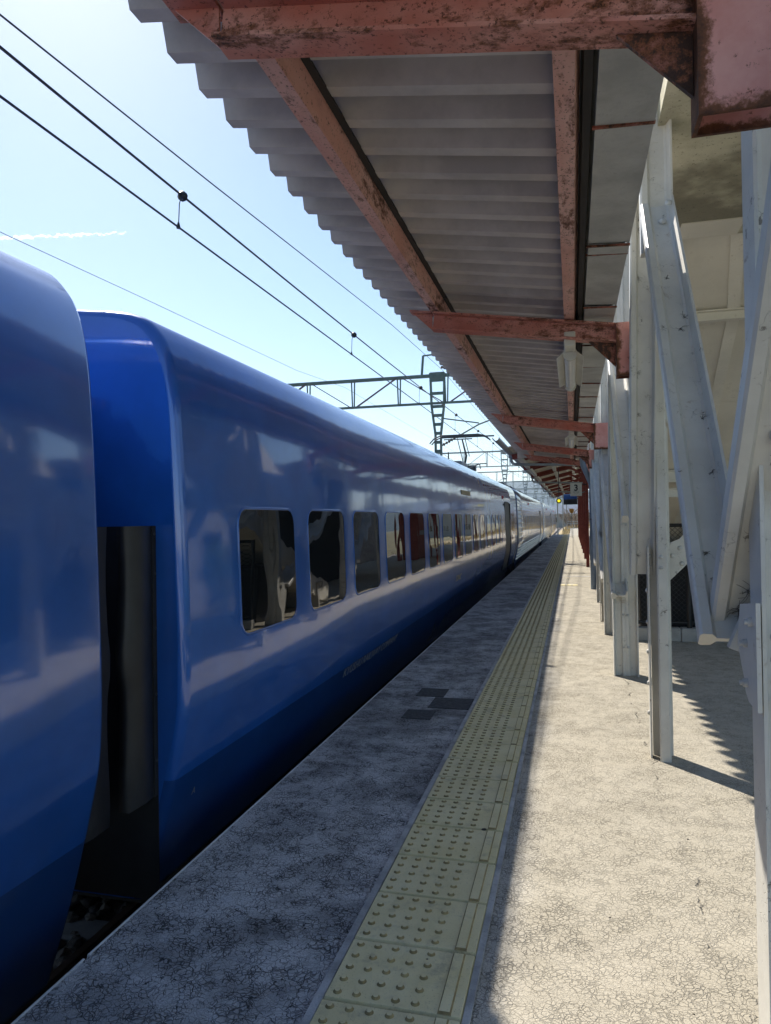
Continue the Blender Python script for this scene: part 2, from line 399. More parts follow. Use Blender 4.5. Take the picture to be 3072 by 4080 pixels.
# bedding mortar and tactile tiles
TX0, TW, TP, TY0 = -.7166, .40, .303, 1.9589
for xa, xb in ((TX0 - .026, TX0 - .001), (TX0 + TW + .001, TX0 + TW + .022)): MB().box((xa, -3, .0005), (xb, Y_END - 1, .012)).build('mortar_edge', 'mortar', plat)
MB().box((TX0 - .001, -3, .0004), (TX0 + TW + .001, Y_END - 1, .002)).build('mortar_bed', 'dirty_joint', plat)
def tile_mesh(n_side, name, seed):
    rnd = random.Random(seed)
    side = set(); mb = MB(); L = TP - .0095; h0, h1 = .0025, .0165
    c = .004
    x0, x1, y0, y1 = .0, TW, 0, L
    mb.add([(x0,y0,h0),(x1,y0,h0),(x1,y1,h0),(x0,y1,h0),(x0+c,y0+c,h1),(x1-c,y0+c,h1),(x1-c,y1-c,h1),(x0+c,y1-c,h1)],
           [(4,5,6,7),(0,1,5,4),(1,2,6,5),(2,3,7,6),(3,0,4,7)])
    for i in range(5):
        for j in range(5):
            cx = .034 + i * .0575; cy = .030 + j * .0592
            vs = []
            for rr, z in ((.0135, h1 - .001), (.0125, h1 + .0012), (.0078, h1 + .0062), (.006, h1 + .0064)):
                vs += [(cx + rr*math.cos(2*math.pi*k/n_side), cy + rr*math.sin(2*math.pi*k/n_side), z) for k in range(n_side)]
            fs = [(a*n_side+k, a*n_side+(k+1) % n_side, (a+1)*n_side+(k+1) % n_side, (a+1)*n_side+k) for a in range(3) for k in range(n_side)]
            fs.append(list(range(3*n_side, 4*n_side)))
            o_ = len(mb.f); side |= set(range(o_, o_ + 2 * n_side)); mb.add(vs, fs)
    bx0, bx1 = .335, .365
    by0, by1 = .006, L - .006; hb = h1 + .0052; e = .005; o_ = len(mb.f); side |= set(range(o_ + 1, o_ + 5))
    mb.add([(bx0-e,by0-e*.6,h1-.001),(bx1+e,by0-e*.6,h1-.001),(bx1+e,by1+e*.6,h1-.001),(bx0-e,by1+e*.6,h1-.001),(bx0,by0+e,hb),(bx1,by0+e,hb),(bx1,by1-e,hb),(bx0,by1-e,hb)],
           [(4,5,6,7),(0,1,5,4),(1,2,6,5),(2,3,7,6),(3,0,4,7)])
    me = bpy.data.meshes.new(name); me.from_pydata(mb.v, [], mb.f); me.materials.append(MAT['tactile_yellow']); me.materials.append(MAT['grimy_yellow']); me.update()
    for i, p in enumerate(me.polygons):
        if i in side: p.material_index = 1
    return me
t_near = tile_mesh(12, 'tile', 1); t_mid = tile_mesh(6, 'tile', 2); t_far = tile_mesh(4, 'tile', 3)
n0 = -8
for i in range(n0, int((Y_END - 1.2 - TY0) / TP)):
    yy = TY0 + i * TP
    o = bpy.data.objects.new('tile', t_near if yy < 7 else (t_mid if yy < 16 else t_far)); COL.objects.link(o); o.parent = plat
    o.location = (TX0 + random.uniform(-.0015, .0015), yy + .0035, random.uniform(-.0006, .0006))
    o.rotation_euler = (random.uniform(-.002, .002), random.uniform(-.002, .002), random.uniform(-.003, .003))
# mended squares and painted marks
for (x0, x1, y0, y1) in ((-1.21, -.99, 5.505, 5.768), (-1.05, -.752, 5.18, 5.484), (-1.178, -.973, 4.874, 5.102)):
    MB().box((x0, y0, .0004), (x1, y1, .0045)).build('asphalt_patch', 'asphalt_patch', plat)
for (x0, x1, yy) in ((-1.49, -1.33, 10.3), (-1.47, -1.27, 16.85), (-.90, -.755, 14.33), (-.90, -.755, 17.65), (-.88, -.755, 31.9), (-.88, -.755, 34.9), (-1.47, -1.3, 23.2), (-.28, -.02, 15.1), (-.28, .38, 17.2), (-.28, -.05, 33.0)):
    MB().box((x0, yy, .0004), (x1, yy + .09, .0045)).build('painted_mark', 'white_paint', plat)
# cross drain cover and small square plates beside the tiles
mb = MB()
for k in range(3): mb.box((-.27 + k*.12, 14.9, .0004), (-.17 + k*.12, 15.15, .006))
mb.build('guide_plate', 'tactile_yellow', plat)
for (x, y, r) in ((-.40, 3.17, .012), (-.46, 2.20, .004), (-.36, 2.32, .004), (.10, 2.6, .005), (.45, 3.3, .006), (-1.1, 3.05, .007), (.30, 2.15, .004), (-.9, 2.3, .004)):
    MB().ico((x, y, .0175 if -.72 < x < -.31 else .001), r, 1, .3, (1, .7, .35)).build('grit_fragment', 'dirty_joint', plat)
# ballast stones in view under the train ends
mb = MB()
for k in range(1500):
    x = random.uniform(-4.3, -1.6); y = random.uniform(.6, 4.2)
    mb.ico((x, y, -1.085 + random.uniform(-.01, .03)), random.uniform(.025, .05), 1, .28, (1, random.uniform(.7, 1.2), random.uniform(.6, .85)))
tag(mb.build('ballast', 'ballast_stone'), 'loose brown crushed stones on the track bed under the train', 'ballast', kind='stuff')
for xc in (-3.15, -7.1, 6.6):
    tr = struct(bpy.data.objects.new('track', None)); COL.objects.link(tr); tr.location = (xc, 0, -1.1); BASE[tr.name] = Vector((xc, 0, -1.1))
    for sx in (-.534, .534):
        mb = MB(); mb.sweep(RAILP, (xc + sx, -30, -1.06), (xc + sx, 250, -1.06), (0, 0, 1)); mb.build('rail', 'rail_steel', tr)
    me = MB().bbox((xc - 1.0, -.11, -1.13), (xc + 1.0, .11, -1.065), .015).build('sleeper', 'sleeper_concrete', tr)
    for k in range(1, 70):
        o = me.copy(); COL.objects.link(o); o.location.y = -8 + k * .62 if xc < -3 and xc > -4 else 40 + k * 1.2
# concrete cable-trough block by the platform foot
tag(MB().bbox((-2.05, .3, -1.1), (-1.72, 1.62, -.86), .01).build('cable_trough', 'kerb_concrete', base=(-1.9, 1, -1.1)), 'pale concrete block lying at the foot of the platform', 'concrete block')

# ------------------------------------------------------------------ TRAIN
XC = -3.15
SIDE = [(-1.95, -.36), (-1.925, -.28), (-1.889, -.18), (-1.832, 0.0), (-1.779, .2), (-1.731, .4), (-1.713, .5), (-1.7055, .6), (-1.7022, .7), (-1.7012, .8), (-1.7025, .95), (-1.711, 1.26), (-1.722, 1.6), (-1.734, 1.86), (-1.745, 1.99), (-1.768, 2.12), (-1.80, 2.21), (-1.835, 2.265), (-1.89, 2.322), (-1.95, 2.353), (-2.03, 2.376), (-2.2, 2.40), (-2.6, 2.44), (-3.15, 2.455)]
def _cr(p0, p1, p2, p3, t):
    return tuple(.5 * (2*b + (c - a) * t + (2*a - 5*b + 4*c - d) * t*t + (3*b - a - 3*c + d) * t**3) for a, b, c, d in zip(p0, p1, p2, p3))
_S = SIDE; SIDE = []
for i in range(len(_S) - 1):
    p0 = _S[max(0, i-1)]; p3 = _S[i+2] if i + 2 < len(_S) else (2 * XC - _S[i][0], _S[i][1])
    for k in range(3): SIDE.append(_cr(p0, _S[i], _S[i+1], p3, k / 3))
SIDE.append(_S[-1])
def prof_x(z):
    for (xa, za), (xb, zb) in zip(SIDE, SIDE[1:]):
        if za <= z <= zb: return xa + (xb - xa) * (z - za) / (zb - za)
    return SIDE[0][0]
def full_profile(inset=0.):
    p = []
    for x, z in SIDE: p.append((XC + (x - XC) * (1 - inset / 1.45), z - inset * (.8 if z > 1 else -.3) * abs(z - .9) / 1.6))
    q = [(2 * XC - x, z) for x, z in p[:-1]][::-1]
    return p + q
def car_body(mb, mb2, ya, yb):
    st = [(ya, .046), (ya + .0025, .034), (ya + .010, .020), (ya + .025, .007), (ya + .046, 0.), (yb - .046, 0.), (yb - .025, .007), (yb - .010, .020), (yb - .0025, .034), (yb, .046)]
    mid = [(ya + .046 + (yb - ya - .092) * k / 8, 0.) for k in range(1, 8)]
    st = st[:5] + mid + st[5:]
    n = None; vs = []
    for y, ins in st:
        p = full_profile(ins); n = len(p); vs += [(x, y, z) for x, z in p]
    fs = []
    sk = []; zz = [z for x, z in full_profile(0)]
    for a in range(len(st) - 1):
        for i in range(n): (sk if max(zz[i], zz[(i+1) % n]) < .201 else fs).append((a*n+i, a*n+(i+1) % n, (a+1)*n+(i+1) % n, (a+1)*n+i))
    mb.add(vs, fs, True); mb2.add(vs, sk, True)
    e0 = [vs[i] for i in range(n)]; e1 = [vs[(len(st)-1)*n+i] for i in range(n)]
    mb.add(e0, [list(range(n))]); mb.add(e1, [list(range(n))[::-1]])
def rr_outline(y0, y1, z0, z1, r, n=5):
    pts = []
    for cy, cz, a0 in ((y1 - r, z1 - r, 0), (y0 + r, z1 - r, 90), (y0 + r, z0 + r, 180), (y1 - r, z0 + r, 270)):
        for k in range(n + 1):
            a = R(a0 + 90 * k / n); pts.append((cy + r * math.cos(a), cz + r * math.sin(a)))
    return pts
def side_pt(y, z, off): return (prof_x(z) + off, y, z)
def side_panel(mb, y0, y1, z0, z1, r, off, rows=6):
    """a rounded panel that follows the car side: rows of quads"""
    zs = [z0] + [z0 + r * (1 - math.cos(R(a))) for a in (30, 60, 90)] + [z0 + r + (z1 - z0 - 2*r) * k / rows for k in range(1, rows)] + [z1 - r * (1 - math.cos(R(a))) for a in (90, 60, 30)] + [z1]
    def ext(z):
        d = 0
        if z < z0 + r: q = (z0 + r - z) / r; d = r * (1 - math.sqrt(max(0, 1 - q*q)))
        if z > z1 - r: q = (z - z1 + r) / r; d = r * (1 - math.sqrt(max(0, 1 - q*q)))
        return y0 + d, y1 - d
    vs = []; fs = []
    for z in zs:
        a, b = ext(z); vs += [side_pt(a, z, off), side_pt(b, z, off)]
    for i in range(len(zs) - 1): fs.append((2*i, 2*i+1, 2*i+3, 2*i+2))
    mb.add(vs, fs, True); return vs
def side_ring(mb, y0, y1, z0, z1, r, w, off0, off1):
    a = rr_outline(y0, y1, z0, z1, r); b = rr_outline(y0 - w, y1 + w, z0 - w, z1 + w, r + w); n = len(a)
    vs = [side_pt(p, q, off1 - .001) for p, q in a] + [side_pt((p+s)/2, (q+t_)/2, off1 + .002) for (p, q), (s, t_) in zip(a, b)] + [side_pt(p, q, off0) for p, q in b]
    fs = [(k*n+i, k*n+(i+1) % n, (k+1)*n+(i+1) % n, (k+1)*n+i) for k in range(2) for i in range(n)]
    mb.add(vs, fs, True)
def window(car, y0, y1, z0=.779, z1=1.446, r=.085, body='blue_paint'):
    mb = MB(); side_panel(mb, y0, y1, z0, z1, r, .002); pane = mb.build('window', 'window_glass', car)
    mb = MB(); side_ring(mb, y0, y1, z0, z1, r, .016, -.002, .005); mb.build('frame', body, pane)
def underframe(car, ya, yb):
    mb = MB(); mb.box((XC - 1.15, ya, -.9), (XC + 1.12, yb, -.30)); mb.build('underframe', 'underframe_black', car)
def fin(car, ya, yb, x=-1.86):
    """rubber gap guard standing out from a car end"""
    mb = MB(); zs = [.14 + (1.367 - .14) * k / 14 for k in range(15)]; s = 1 if yb > ya else -1
    vs = []; fs = []
    for i, z in enumerate(zs):
        w = .007 * math.sin(i * .9 + .6) + (.012 if 6 < i < 9 else 0)
        vs += [(x, ya, z), (x + .012, ya + (yb-ya)*.5, z), (x + .004, yb + w * s, z), (x - .045, yb + w * s, z), (x - .06, ya + (yb-ya)*.4, z), (x - .05, ya, z)]
    for i in range(14):
        for k in range(6): fs.append((i*6+k, i*6+(k+1) % 6, (i+1)*6+(k+1) % 6, (i+1)*6+k))
    mb.add(vs, fs, True); mb.add(vs[:6], [list(range(6))]); mb.add(vs[-6:], [list(range(6))])
    o = mb.build('gap_guard', 'rubber_black', car)
    mb = MB(); yy = ya + (yb - ya) * .17; mb.box((x + .003, min(yy, ya), .14), (x + .008, max(yy, ya), 1.367)); mb.build('clamp_strip', 'underframe_black', o)
    for z in (.3, .6, .9, 1.15, 1.33): MB().dome((x + .008, ya + (yb-ya)*.09, z), (1, 0, 0), .008).build('screw', 'rubber_black', o)
CARS = [(-18.2, 2.36), (2.93, 23.05), (23.55, 43.75), (44.25, 62.4), (62.9, 79.)]
LBL = ['smooth glossy blue train car nearest the camera, cut by the left picture edge', 'long smooth blue train car with rounded windows and folded-up roof collector', 'ribbed grey-blue train car coupled behind the smooth blue car with roof collector', 'ribbed grey-blue train car, fourth along the platform', 'farthest ribbed train car at the tail by the platform end']
cars = []
for ci, ((ya, yb), lb) in enumerate(zip(CARS, LBL)):
    car = thing('train_car', lb, 'train car', (XC, (ya + yb) / 2, -.92), 'cars of the blue express train'); cars.append(car)
    mat = 'blue_paint' if ci < 2 else 'rib_blue_paint'
    mb = MB(); mb2 = MB(); car_body(mb, mb2, ya, yb); mb.build('body', mat, car); mb2.build('skirt', 'skirt_shaded_blue', car)
    underframe(car, ya + .9, yb - .9 if ci else 1.1)
    for yy, s in ((ya, -1), (yb, 1)):
        if ci == 0 and s < 0: continue
        if s < 0 and ci: fin(car, yy + .01, yy - .215)
        else: fin(car, yy - .01, yy + .215)
    for bx in (ya + 2.9, yb - 2.9):
        bg_ = MB().box((XC - 1.0, bx - 1.5, -.86), (XC + 1.0, bx + 1.5, -.42)).build('bogie', 'underframe_black', car)
        for dy in (-1.05, 1.05):
            for sx in (-.6, .53): MB().tube([(XC + sx, bx + dy, -.5), (XC + sx + .1, bx + dy, -.5)], .42, 20).build('wheel', 'rail_steel', bg_)
    if ci:   # gangway bellows and the black shade panel of the end wall
        mb = MB()
        for k in range(6):
            yk = ya - .5 + k * .085; mb.box((XC - .72, yk, -.1), (XC + .72, yk + .05, 2.05))
        mb.build('gangway_bellows', 'rubber_black', car)
        MB().box((XC - 1.30, ya - .006, -.34), (XC + 1.30, ya - .001, 1.366)).build('end_shade_panel', 'underframe_black', car)  # black sheet stands in for the shade on the lower end wall
# windows of the smooth cars
c1, c2, c3, c4, c5 = cars
wy = [3.495, 4.525, 5.545, 6.575, 7.605, 8.63, 9.64, 10.65, 11.67, 12.69, 13.71, 14.73, 15.75, 16.6, 17.4]
for k, y0 in enumerate(wy):
    window(c2, y0, y0 + (.775 if k < 13 else .62))
for k in range(12): window(c1, -2.4 - k * 1.03, -1.62 - k * 1.03)
# smooth car: doorway, end pillar window, plates, lettering
def doorway(car, y0, y1, z0=.02, z1=1.78, leaf=None, bodymat='blue_paint'):
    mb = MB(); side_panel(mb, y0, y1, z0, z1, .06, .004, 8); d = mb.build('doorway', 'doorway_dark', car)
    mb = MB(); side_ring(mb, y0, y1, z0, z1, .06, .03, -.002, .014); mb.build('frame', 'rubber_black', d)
    if leaf:
        mb = MB(); side_panel(mb, leaf[0], leaf[1], z0 + .01, z1 - .01, .05, .035, 8); l = mb.build('door', bodymat, car)
        mb = MB(); side_panel(mb, leaf[0] + .22, leaf[1] - .22, .75, 1.5, .06, .038, 6); mb.build('door_window', 'window_glass', l)
        mb = MB(); side_ring(mb, leaf[0], leaf[1], z0 + .01, z1 - .01, .05, .012, .002, .036); mb.build('door_edge', 'rubber_black', l)
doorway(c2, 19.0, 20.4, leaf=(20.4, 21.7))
mb = MB(); mb.box((prof_x(1.80) - .01, 11.5, 1.77), (prof_x(1.8) + .012, 12.5, 1.84)); o = mb.build('destination_plate', 'gold_lettering', c2)
for z in (1.9, ): MB().dome((prof_x(z), 18.6, z), (1, 0, 0), .05, .03).build('door_lamp', 'red_mark', c2)
MB().dome((prof_x(1.72), 18.7, 1.72), (1, 0, 0), .03, .02).build('door_camera', 'rubber_black', c2)
side_txt = lambda y0, z0, sh: (lambda u, v, d: (prof_x(z0 + v) + .003 + d, y0 + u + v * sh, z0 + v))
put_text('company_lettering', 'KYUSHU RAILWAY COMPANY', .105, lambda u, v, d: (prof_x(.125 + v) + .003 + d, 5.47 + u * 1.26 + v * .12, .125 + v * .95), 'silver_lettering', c2, .0006)
put_text('train_lettering', 'SONIC', .13, lambda u, v, d: (prof_x(.43 + v) + .003 + d, 10.75 + u * 1.35 + v * .12, .43 + v), 'gold_lettering', c2, .0006)
put_text('end_lettering', 'A', .05, lambda u, v, d: (prof_x(.06 + v) + .003 + d, 3.15 + u, .06 + v), 'silver_lettering', c2, .0006)
# ribbed cars
def ribbed(car, ya, yb, doors):
    for z in (.02, .12, .22, .32, .42, 1.62, 1.74, 1.86, 1.98):
        mb = MB(); n = 5; vs = []
        for y in (ya + .1, yb - .1):
            vs += [(prof_x(z - .018) - .001, y, z - .018), (prof_x(z) + .014, y, z - .008), (prof_x(z) + .014, y, z + .008), (prof_x(z + .018) - .001, y, z + .018)]
        mb.add(vs, [(0, 1, 5, 4), (1, 2, 6, 5), (2, 3, 7, 6)]); mb.build('body_rib', 'rib_blue_paint', car)
    for (a, b) in ((ya + .25, ya + 3.0), ):
        for z in (.56, .72, .88, 1.04, 1.2, 1.36, 1.5):
            mb = MB(); vs = []
            for y in (a, b): vs += [(prof_x(z - .018) - .001, y, z - .018), (prof_x(z) + .014, y, z - .008), (prof_x(z) + .014, y, z + .008), (prof_x(z + .018) - .001, y, z + .018)]
            mb.add(vs, [(0, 1, 5, 4), (1, 2, 6, 5), (2, 3, 7, 6)]); mb.build('body_rib', 'rib_blue_paint', car)
    y = ya + 3.4
    while y < doors[0] - 1.0:
        window(car, y, y + .8, .72, 1.46, .05, 'rib_blue_paint'); y += 1.02
    doorway(car, doors[0], doors[1], .02, 1.7, None, 'rib_blue_paint')
    MB().dome((prof_x(1.92), ya + 6, 1.92), (1, 0, 0), .05, .03).build('side_lamp', 'red_mark', car)
ribbed(c3, *CARS[2], (39.3, 40.4)); ribbed(c4, *CARS[3], (58.2, 59.2)); ribbed(c5, *CARS[4], (75, 76))
# roof gear of the smooth car: collector, box, insulators
P = Vector((XC, 21.3, 0))
mb = MB(); mb.box((XC - .5, 20.0, 2.445), (XC + .5, 22.6, 2.52)); mb.build('roof_hatch_frame', 'equipment_dark', c2)
pg = bpy.data.objects.new('collector', None)
head = MB()
for dy in (-.16, .16): head.tube([(XC - .95, 21.3 + dy, 3.62), (XC - .82, 21.3 + dy, 3.76), (XC - .62, 21.3 + dy, 3.845), (XC + .5, 21.3 + dy, 3.845), (XC + .68, 21.3 + dy, 3.80), (XC + .82, 21.3 + dy, 3.70)], .022, 8)
head.bar((XC - .6, 21.3, 3.80), (XC + .95, 21.3, 3.80), .05, .04); head.bar((XC - .55, 21.3, 3.74), (XC + .3, 21.3, 3.74), .03, .03)
panto = head.build('collector_head', 'equipment_dark', c2)
mb = MB(); mb.tube([(XC, 21.3, 3.74), (XC + .02, 22.0, 3.30), (XC + .02, 21.15, 2.64)], [.022, .035, .045], 8); mb.tube([(XC + .1, 21.25, 3.72), (XC + .12, 21.95, 3.28)], .014, 6); mb.tube([(XC - .1, 21.1, 3.70), (XC - .02, 21.6, 3.06), (XC, 21.0, 2.66)], .014, 6)
mb.build('collector_arm', 'equipment_dark', panto)
mb = MB(); mb.bar((XC - .55, 21.0, 2.64), (XC + .55, 21.0, 2.64), .08, .08); mb.bar((XC, 20.3, 2.64), (XC, 22.2, 2.64), .08, .08); mb.build('collector_base', 'equipment_dark', panto)
for (dx, dy) in ((-.5, -.3), (.5, -.3), (-.5, .6), (.5, .6)):
    mb = MB()
    for k in range(5): mb.tube([(XC + dx, 21.0 + dy, 2.445 + k*.036), (XC + dx, 21.0 + dy, 2.475 + k*.036)], [.075, .045], 12)
    mb.build('insulator', 'insulator_brown', c2)
MB().bbox((XC - .42, 18.3, 2.43), (XC + .42, 19.4, 2.86), .02).build('roof_box', 'equipment_grey', c2)
mb = MB()
for k in range(6): mb.tube([(XC + .35, 22.75, 2.42 + k*.06), (XC + .35, 22.75, 2.465 + k*.06)], [.10, .055], 12)
mb.build('arrester', 'insulator_brown', c2)
mb = MB()
for k in range(5): mb.tube([(XC + .05, 22.85, 2.44 + k*.08), (XC + .05, 22.85, 2.50 + k*.08)], [.13, .09], 12)
mb.box((XC - .12, 22.72, 2.88), (XC + .2, 22.98, 3.06)); mb.build('breaker', 'equipment_dark', c2)
mb = MB(); mb.tube([(XC + .2, 21.2, 2.86), (XC + .4, 22.2, 3.05), (XC + .35, 22.75, 2.95)], .018, 6); mb.tube([(XC - .3, 20.6, 3.3), (XC - .3, 20.6, 2.55)], .02, 6); mb.bar((XC - .2, 22.8, 3.1), (XC + .55, 22.8, 3.1), .03, .03); mb.build('roof_cable', 'wire_black', c2)
for car, ys in ((c3, (25.5, 29., 34.)), (c4, (47, 53))):
    for y in ys:
        MB().bbox((XC - .85, y, 2.36), (XC + .85, y + 1.9, 2.64), .08).build('roof_cooler', 'equipment_dark', car)

# ------------------------------------------------------------------ NEAR CANOPY
DZ = lambda x: 2.613 - .15 * x          # underside of the deck ribs
can = thing('platform_canopy', 'rusty pink steel canopy with brown corrugated metal roof above the near platform', 'canopy', (.3, 6, 0))
PITCH = .18888; YC0 = -7.565 + 11 * 4 * .18888; X0, X1 = -1.15, .10
prof = []
for k in range(4):
    b = k * PITCH; prof += [(b, .092), (b + .032, 0), (b + .086, 0), (b + .112, .03), (b + .142, .092)]
prof.append((4 * PITCH, .092))
vs = []; th = .0035
for x in (X0, X1):
    for yy, z in prof: vs.append((x - X0, yy, z + DZ(x) - DZ(X0)))
    for yy, z in prof: vs.append((x - X0, yy, z + th + DZ(x) - DZ(X0)))
n = len(prof); fs = []
for i in range(n - 1):
    fs += [(i, i+1, 2*n+i+1, 2*n+i), (n+i+1, n+i, 3*n+i, 3*n+i+1), (i+1, i, n+i, n+i+1), (2*n+i, 2*n+i+1, 3*n+i+1, 3*n+i)]
sheet = bpy.data.meshes.new('roof_sheet'); sheet.from_pydata(vs, [], fs); sheet.materials.append(MAT['deck_underside']); sheet.update()
YDECK_END = 15.2
yy = YC0
while yy < YDECK_END:
    o = bpy.data.objects.new('roof_sheet', sheet); COL.objects.link(o); o.parent = can
    o.location = Vector((X0, yy, DZ(X0) + random.uniform(-.001, .001))) - BASE[can.name]; yy += 4 * PITCH
def slope_beam(mb, prof_, xa, xb, y, drop):
    """profile hung so that its top is drop below the deck underside"""
    mb.sweep(prof_, (xa, y, DZ(xa) - drop), (xb, y, DZ(xb) - drop), (0.15, 0, 1))
# purlins along the platform: lipped channels
def purlin(x, w, h, y0, y1, name='purlin'):
    z1 = DZ(x) - .004
    pr_ = [(-w/2, -h), (w/2, -h), (w/2, -h + .02), (w/2 - .006, -h + .02), (w/2 - .006, -h + .006), (-w/2 + .007, -h + .006), (-w/2 + .007, -.007), (w/2 - .006, -.007), (w/2, -.007), (w/2, 0), (-w/2, 0)]
    pr_ = [(-w/2, -h), (w/2, -h), (w/2, -h + .008), (-w/2 + .008, -h + .008), (-w/2 + .008, -.008), (w/2, -.008), (w/2, 0), (-w/2, 0)]
    MB().sweep([(-a, b) for a, b in pr_], (x, y0, z1), (x, y1, z1), (-.15, 0, 1) if False else (0.15, 0, 1)).build(name, 'pink_purlin_paint', can)
    MB().box((x + w/2 + .001, y0, z1 - .012), (x + w/2 + .024, y1, z1 - .001)).build('purlin_seat', 'dark_seam', can)
BEAMS = [1.565, 4.27, 8.75, 12.2, 14.6]
for a, b in ((.76, 4.27), (4.28, 8.75), (8.76, 15.0)):
    purlin(-.766, .056, .10, a, b)
    purlin(.012, .055, .10, a, b)
BEAM_TOP = .112
for bi, yb in enumerate(BEAMS):
    hb, wb = .105, .09
    mb = MB()
    # raking I-beam, nose cut on a slant at the eave end
    pr_ = ipro(wb, hb, .010, .008)
    mb.sweep(pr_, (-.80, yb, DZ(-.80) - BEAM_TOP - hb), (.252, yb, DZ(.252) - BEAM_TOP - hb), (.15, 0, 1))
    xa, xn = -.80, -.93
    a_ = [Vector((xa, yb + w, DZ(xa) - BEAM_TOP - hb + h)) for w, h in ((-wb/2, hb - .01), (wb/2, hb - .01), (wb/2, hb), (-wb/2, hb))]
    mb.add([(xa, yb - .004, DZ(xa) - BEAM_TOP - hb), (xa, yb + .004, DZ(xa) - BEAM_TOP - hb), (xa, yb + .004, DZ(xa) - BEAM_TOP), (xa, yb - .004, DZ(xa) - BEAM_TOP), (xn, yb - .004, DZ(xn) - BEAM_TOP), (xn, yb + .004, DZ(xn) - BEAM_TOP)],
           [(0, 3, 4), (1, 5, 2), (0, 4, 5, 1), (3, 2, 5, 4)])
    mb.add([(xa, yb - wb/2, DZ(xa) - BEAM_TOP - .01), (xa, yb + wb/2, DZ(xa) - BEAM_TOP - .01), (xn, yb + wb/2, DZ(xn) - BEAM_TOP - .01), (xn, yb - wb/2, DZ(xn) - BEAM_TOP - .01), (xa, yb - wb/2, DZ(xa) - BEAM_TOP), (xa, yb + wb/2, DZ(xa) - BEAM_TOP), (xn, yb + wb/2, DZ(xn) - BEAM_TOP), (xn, yb - wb/2, DZ(xn) - BEAM_TOP)],
           [(3,2,1,0),(4,5,6,7),(1,2,6,5),(2,3,7,6),(3,0,4,7)])
    bo = mb.build('beam', 'red_beam_paint', can)
    zb = DZ(.25) - BEAM_TOP - hb
    mb = MB(); w = .012
    mb.add([(.105, yb - w/2, zb + .018), (.25, yb - w/2, zb), (.25, yb - w/2, 2.225), (.105, yb + w/2, zb + .018), (.25, yb + w/2, zb), (.25, yb + w/2, 2.225)], [(0, 2, 1), (3, 4, 5), (0, 3, 5, 2), (0, 1, 4, 3), (1, 2, 5, 4)])
    mb.build('gusset', 'rusty_gusset_paint', bo)
    # open box saddle that clasps the column
    mb = MB(); zt, zz = 2.455, 2.163; t_ = .009; ya, yb2 = yb - .052, yb + .040
    mb.box((.252, ya, zz), (.252 + t_, yb2, zt)); mb.box((.252 + t_, ya, zz), (.43, ya + t_, zt)); mb.box((.252 + t_, yb2 - t_, zz), (.41, yb2, zt)); mb.box((.252, ya, zt), (.43, yb2, zt + .008))
    mb.build('column_saddle', 'saddle_paint', bo)
# folded gutter sheets beside the columns
gy = .75
for L in [.55, .9, .95, .12, .8, .8, .1, .75, .7, .72, .7, .74, .7, .7, .7, .7, .7, .7, .7, .7, .7]:
    if gy > 15: break
    mb = MB(); dz = random.uniform(-.006, .006); g = gy
    vs = []
    for y in (g + .004, g + L - .004):
        for x, z in ((.075, 2.585), (.085, 2.535), (.245, 2.525), (.255, 2.60), (.258, 2.60), (.248, 2.520), (.083, 2.530), (.072, 2.585)):
            vs.append((x, y, z + dz + random.uniform(-.002, .002)))
    m_ = 8; mb.add(vs, [(i, (i+1) % m_, m_ + (i+1) % m_, m_ + i) for i in range(m_)]); mb.add(vs[:8], [list(range(8))]); mb.add(vs[8:], [list(range(8))[::-1]])
    mb.build('gutter_sheet', 'gutter_sheet', can)
    mb = MB(); mb.bar((.074, g, 2.524 + dz), (.250, g, 2.516 + dz), .010, .008); mb.build('gutter_clip', 'rusty_gusset_paint', can)
    gy += L
MB().box((.078, .75, 2.60), (.246, 15, 2.612)).build('gutter_lid', 'gutter_sheet', can)
MB().box((.046, .75, 2.53), (.07, 15, 2.66)).build('gutter_edge', 'dark_seam', can)

# ------------------------------------------------------------------ OLD-RAIL TRESTLE AND STAIR
st = thing('stair_trestle', 'pale grey trestle of riveted old rails carrying the footbridge stair', 'trestle', (.45, 6, 0))
def rail(p0, p1, up, name='rail_strut', mat='grey_white_paint', k=1.0):
    """foot at p0..p1, head towards up"""
    return MB().sweep([(a * k, b * k) for a, b in RAILP], p0, p1, up).build(name, mat, st)
def rivets(pts, nrm, r=.014, parent=None):
    for p in pts: MB().dome(p, nrm, r).build('rivet', 'rivet_paint', parent or st)
def hexnut(p, nrm, r=.02, parent=None):
    MB().tube([Vector(p), Vector(p) + Vector(nrm) * .010], r, 6).tube([Vector(p) + Vector(nrm) * .010, Vector(p) + Vector(nrm) * .017], r * .55, 8).build('bolt', 'rivet_paint', parent or st)
